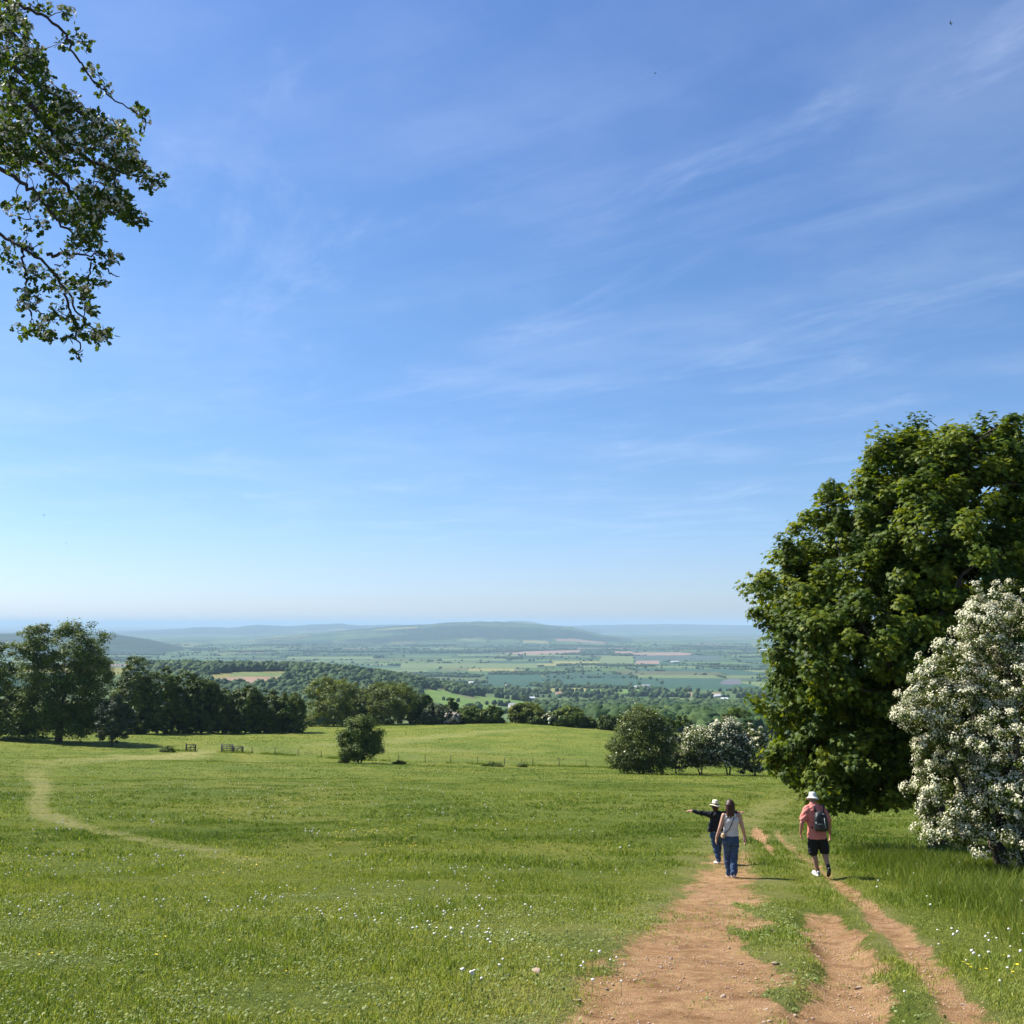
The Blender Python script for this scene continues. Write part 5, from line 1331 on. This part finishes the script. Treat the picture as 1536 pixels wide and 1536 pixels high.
def birds():
    m = plain_mat('dark_plumage', (.02, .022, .03), .6)
    mb = MB()
    tube(mb, [(0, .085, 0), (0, .07, .002), (0, .03, 0), (0, -.03, 0), (0, -.07, 0), (0, -.10, 0)], [.004, .013, .018, .015, .008, .003], 8)
    for s in (-1, 1):
        mb.add([(s*.012,.04,.005),(s*.07,.05,.03),(s*.17,-.02,.055),(s*.08,-.005,.03),(s*.012,-.03,.005),(s*.012,.0,.001),(s*.07,.02,.024)], [[(0,1,3,4),(5,4,3,6),(0,5,6,1)], [(1,2,3),(6,3,2),(1,6,2)]])
        mb.add([(0,-.08,.002),(s*.008,-.09,.002),(s*.03,-.16,.002),(s*.006,-.115,.0),(s*.018,-.12,-.003)], [[(0,1,2),(0,2,3),(4,3,2)]])
    me = mb.build('bird', m, link=False)
    for (px, py, Y, rz, ry, lab) in [(1426,35,46,.9,.6,'dark swallow high at the upper right, largest of the birds'),(99,815,62,.5,.9,'swallow banking low over the trees at the left'),(66,773,90,2.0,.2,'small swallow above the banking one at the left edge'),
                                     (257,817,110,1.2,.3,None),(364,137,40,.2,.2,None),(983,110,38,2.2,.3,None),(1118,789,110,.4,.2,None),(598,787,120,1,.5,None),(503,846,140,2,.2,None),(1017,856,120,.2,.4,None),(1278,228,46,1.8,.2,None),(1415,345,56,.4,.4,None),(175,863,150,1.4,.1,None),(162,850,160,.6,.1,None),(473,597,80,2,.3,None)]:
        o = bpy.data.objects.new('bird', me); COL.objects.link(o); o.location = at(px, py, Y); o.rotation_euler = (random.Random(px).uniform(-.4, .4), ry, rz)
        if lab is None: k = .42; o.scale = (k, k, k)
        tag(o, lab or 'tiny dark speck of a bird far up in the open sky', 'bird', 'birds in the sky')
birds()

# ------------------------------------------------------------------ light, sky, air, camera
SUN_EL = rad(47); SUN_AZ = rad(62)        # azimuth counted from straight ahead towards the left
sd = Vector((-math.sin(SUN_AZ) * math.cos(SUN_EL), math.cos(SUN_AZ) * math.cos(SUN_EL), math.sin(SUN_EL)))
L = bpy.data.lights.new('sun', 'SUN'); L.energy = 5.0; L.angle = rad(.53); L.color = (1.0, .955, .88)
lo = bpy.data.objects.new('sun', L); COL.objects.link(lo); lo.rotation_euler = sd.to_track_quat('Z', 'Y').to_euler()

def sky():
    w = bpy.data.worlds.new('World'); SC.world = w; w.use_nodes = True; nt = w.node_tree; nt.nodes.clear()
    out = nt.nodes.new('ShaderNodeOutputWorld'); bg = nt.nodes.new('ShaderNodeBackground'); bg.inputs[1].default_value = .065
    s = nt.nodes.new('ShaderNodeTexSky'); s.sky_type = 'NISHITA'; s.sun_disc = False; s.sun_elevation = SUN_EL; s.sun_rotation = -SUN_AZ
    s.altitude = 300; s.air_density = 1.0; s.dust_density = .6; s.ozone_density = 2.2
        # thin cirrus on a flat layer overhead
    g = N(nt, 'ShaderNodeTexCoord').outputs['Generated']
    sep = N(nt, 'ShaderNodeSeparateXYZ'); nt.links.new(g, sep.inputs[0])
    hz = ramp(nt, sep.outputs[2], [(0, (.78, .93, 1.36)), (.05, (.73, .87, 1.22)), (.12, (.68, .85, 1.10)), (.30, (.68, .90, 1.14)), (.6, (.70, .93, 1.28))])
    tint = mixc(nt, 1.0, s.outputs[0], hz, 'MULTIPLY')
    mx = N(nt, 'ShaderNodeMath', operation='MAXIMUM'); nt.links.new(sep.outputs[2], mx.inputs[0]); mx.inputs[1].default_value = .03
    dv = N(nt, 'ShaderNodeVectorMath', operation='DIVIDE'); nt.links.new(g, dv.inputs[0])
    cmb = N(nt, 'ShaderNodeCombineXYZ'); [nt.links.new(mx.outputs[0], cmb.inputs[i]) for i in range(3)]; nt.links.new(cmb.outputs[0], dv.inputs[1])
    mr = N(nt, 'ShaderNodeMapping'); mr.inputs['Rotation'].default_value = (0, 0, rad(42)); nt.links.new(dv.outputs[0], mr.inputs[0])
    mp = N(nt, 'ShaderNodeMapping'); mp.inputs['Scale'].default_value = (.42, 2.2, 0); nt.links.new(mr.outputs[0], mp.inputs[0])
    n1 = N(nt, 'ShaderNodeTexNoise'); n1.inputs['Scale'].default_value = 1.3; n1.inputs['Detail'].default_value = 7; n1.inputs['Roughness'].default_value = .62; n1.inputs['Distortion'].default_value = .9; nt.links.new(mp.outputs[0], n1.inputs[0])
    mp2 = N(nt, 'ShaderNodeMapping'); mp2.inputs['Location'].default_value = (3.1, 1.7, 0); mp2.inputs['Scale'].default_value = (.55, .55, 0); nt.links.new(dv.outputs[0], mp2.inputs[0])
    n2 = N(nt, 'ShaderNodeTexNoise'); n2.inputs['Scale'].default_value = 1.1; n2.inputs['Detail'].default_value = 3; nt.links.new(mp2.outputs[0], n2.inputs[0])
    r1 = N(nt, 'ShaderNodeMapRange', interpolation_type='SMOOTHSTEP'); nt.links.new(n1.outputs['Fac'], r1.inputs[0]); r1.inputs[1].default_value = .46; r1.inputs[2].default_value = .78
    r2 = N(nt, 'ShaderNodeMapRange', interpolation_type='SMOOTHSTEP'); nt.links.new(n2.outputs['Fac'], r2.inputs[0]); r2.inputs[1].default_value = .38; r2.inputs[2].default_value = .66
    mu = N(nt, 'ShaderNodeMath', operation='MULTIPLY'); nt.links.new(r1.outputs[0], mu.inputs[0]); nt.links.new(r2.outputs[0], mu.inputs[1])
    mu2 = N(nt, 'ShaderNodeMath', operation='MULTIPLY'); nt.links.new(mu.outputs[0], mu2.inputs[0]); mu2.inputs[1].default_value = .10
    # small wisps and a broad thin veil
    mw = N(nt, 'ShaderNodeMapping'); mw.inputs['Rotation'].default_value = (0, 0, rad(60)); mw.inputs['Location'].default_value = (7.3, 2.2, 0); nt.links.new(dv.outputs[0], mw.inputs[0])
    mw2 = N(nt, 'ShaderNodeMapping'); mw2.inputs['Scale'].default_value = (.9, 1.9, 0); nt.links.new(mw.outputs[0], mw2.inputs[0])
    n3 = N(nt, 'ShaderNodeTexNoise'); n3.inputs['Scale'].default_value = .8; n3.inputs['Detail'].default_value = 9; n3.inputs['Roughness'].default_value = .66; n3.inputs['Distortion'].default_value = .5; nt.links.new(mw2.outputs[0], n3.inputs[0])
    r3 = N(nt, 'ShaderNodeMapRange', interpolation_type='SMOOTHSTEP'); nt.links.new(n3.outputs['Fac'], r3.inputs[0]); r3.inputs[1].default_value = .52; r3.inputs[2].default_value = .82; r3.inputs[4].default_value = .25
    n4 = N(nt, 'ShaderNodeTexNoise'); n4.inputs['Scale'].default_value = .9; n4.inputs['Detail'].default_value = 6; n4.inputs['Roughness'].default_value = .6; nt.links.new(mr.outputs[0], n4.inputs[0])
    r4 = N(nt, 'ShaderNodeMapRange', interpolation_type='SMOOTHSTEP'); nt.links.new(n4.outputs['Fac'], r4.inputs[0]); r4.inputs[1].default_value = .4; r4.inputs[2].default_value = .75; r4.inputs[4].default_value = .13
    ad = N(nt, 'ShaderNodeMath', operation='ADD'); nt.links.new(mu2.outputs[0], ad.inputs[0]); nt.links.new(r3.outputs[0], ad.inputs[1])
    ad2 = N(nt, 'ShaderNodeMath', operation='ADD', use_clamp=True); nt.links.new(ad.outputs[0], ad2.inputs[0]); nt.links.new(r4.outputs[0], ad2.inputs[1])
    lo_ = N(nt, 'ShaderNodeMapRange', interpolation_type='SMOOTHSTEP'); nt.links.new(sep.outputs[2], lo_.inputs[0]); lo_.inputs[1].default_value = .035; lo_.inputs[2].default_value = .12
    cf = N(nt, 'ShaderNodeMath', operation='MULTIPLY'); nt.links.new(ad2.outputs[0], cf.inputs[0]); nt.links.new(lo_.outputs[0], cf.inputs[1])
    c = mixc(nt, cf.outputs[0], tint, (6.6, 7.6, 9.4))
    nt.links.new(c, bg.inputs[0]); nt.links.new(bg.outputs[0], out.inputs[0])
sky()

def air():
    mb = MB(); box(mb, (0, 36000, -64), (124000, 92000, 328)); m, nt, out = mat_new('haze_air')
    v = N(nt, 'ShaderNodeVolumePrincipled'); v.inputs['Color'].default_value = (.50, .71, .87, 1); v.inputs['Density'].default_value = 5.4e-5; v.inputs['Anisotropy'].default_value = 0.0
    v.inputs['Absorption Color'].default_value = (0, 0, 0, 1)
    nt.links.new(v.outputs[0], out.inputs['Volume']); m.volume_intersection_method = 'ACCURATE' if hasattr(m, 'volume_intersection_method') else None
    o = mb.build('haze', m); tag(o, 'thin blue summer haze lying over the valley', 'haze', kind='stuff')
try: air()
except Exception as e: print('air', e)

cam = bpy.data.cameras.new('camera'); cam.sensor_width = 36; cam.lens = 36 * FPX / 1536; cam.clip_start = .05; cam.clip_end = 200000
co = bpy.data.objects.new('camera', cam); COL.objects.link(co); co.location = (0, 0, 0); co.rotation_euler = (math.pi / 2 + PITCH, 0, 0); SC.camera = co
SC.render.resolution_x = SC.render.resolution_y = 1024
c = SC.cycles
c.max_bounces = 7; c.diffuse_bounces = 2; c.glossy_bounces = 2; c.transmission_bounces = 4; c.transparent_max_bounces = 4; c.volume_bounces = 0
c.use_denoising = True
try: c.denoiser = 'OPENIMAGEDENOISE'; c.denoising_input_passes = 'RGB_ALBEDO_NORMAL'
except Exception: pass
c.sample_clamp_indirect = 6
vs = SC.view_settings; vs.view_transform = 'Standard'; vs.look = 'None'; vs.exposure = 1.05; vs.gamma = 1
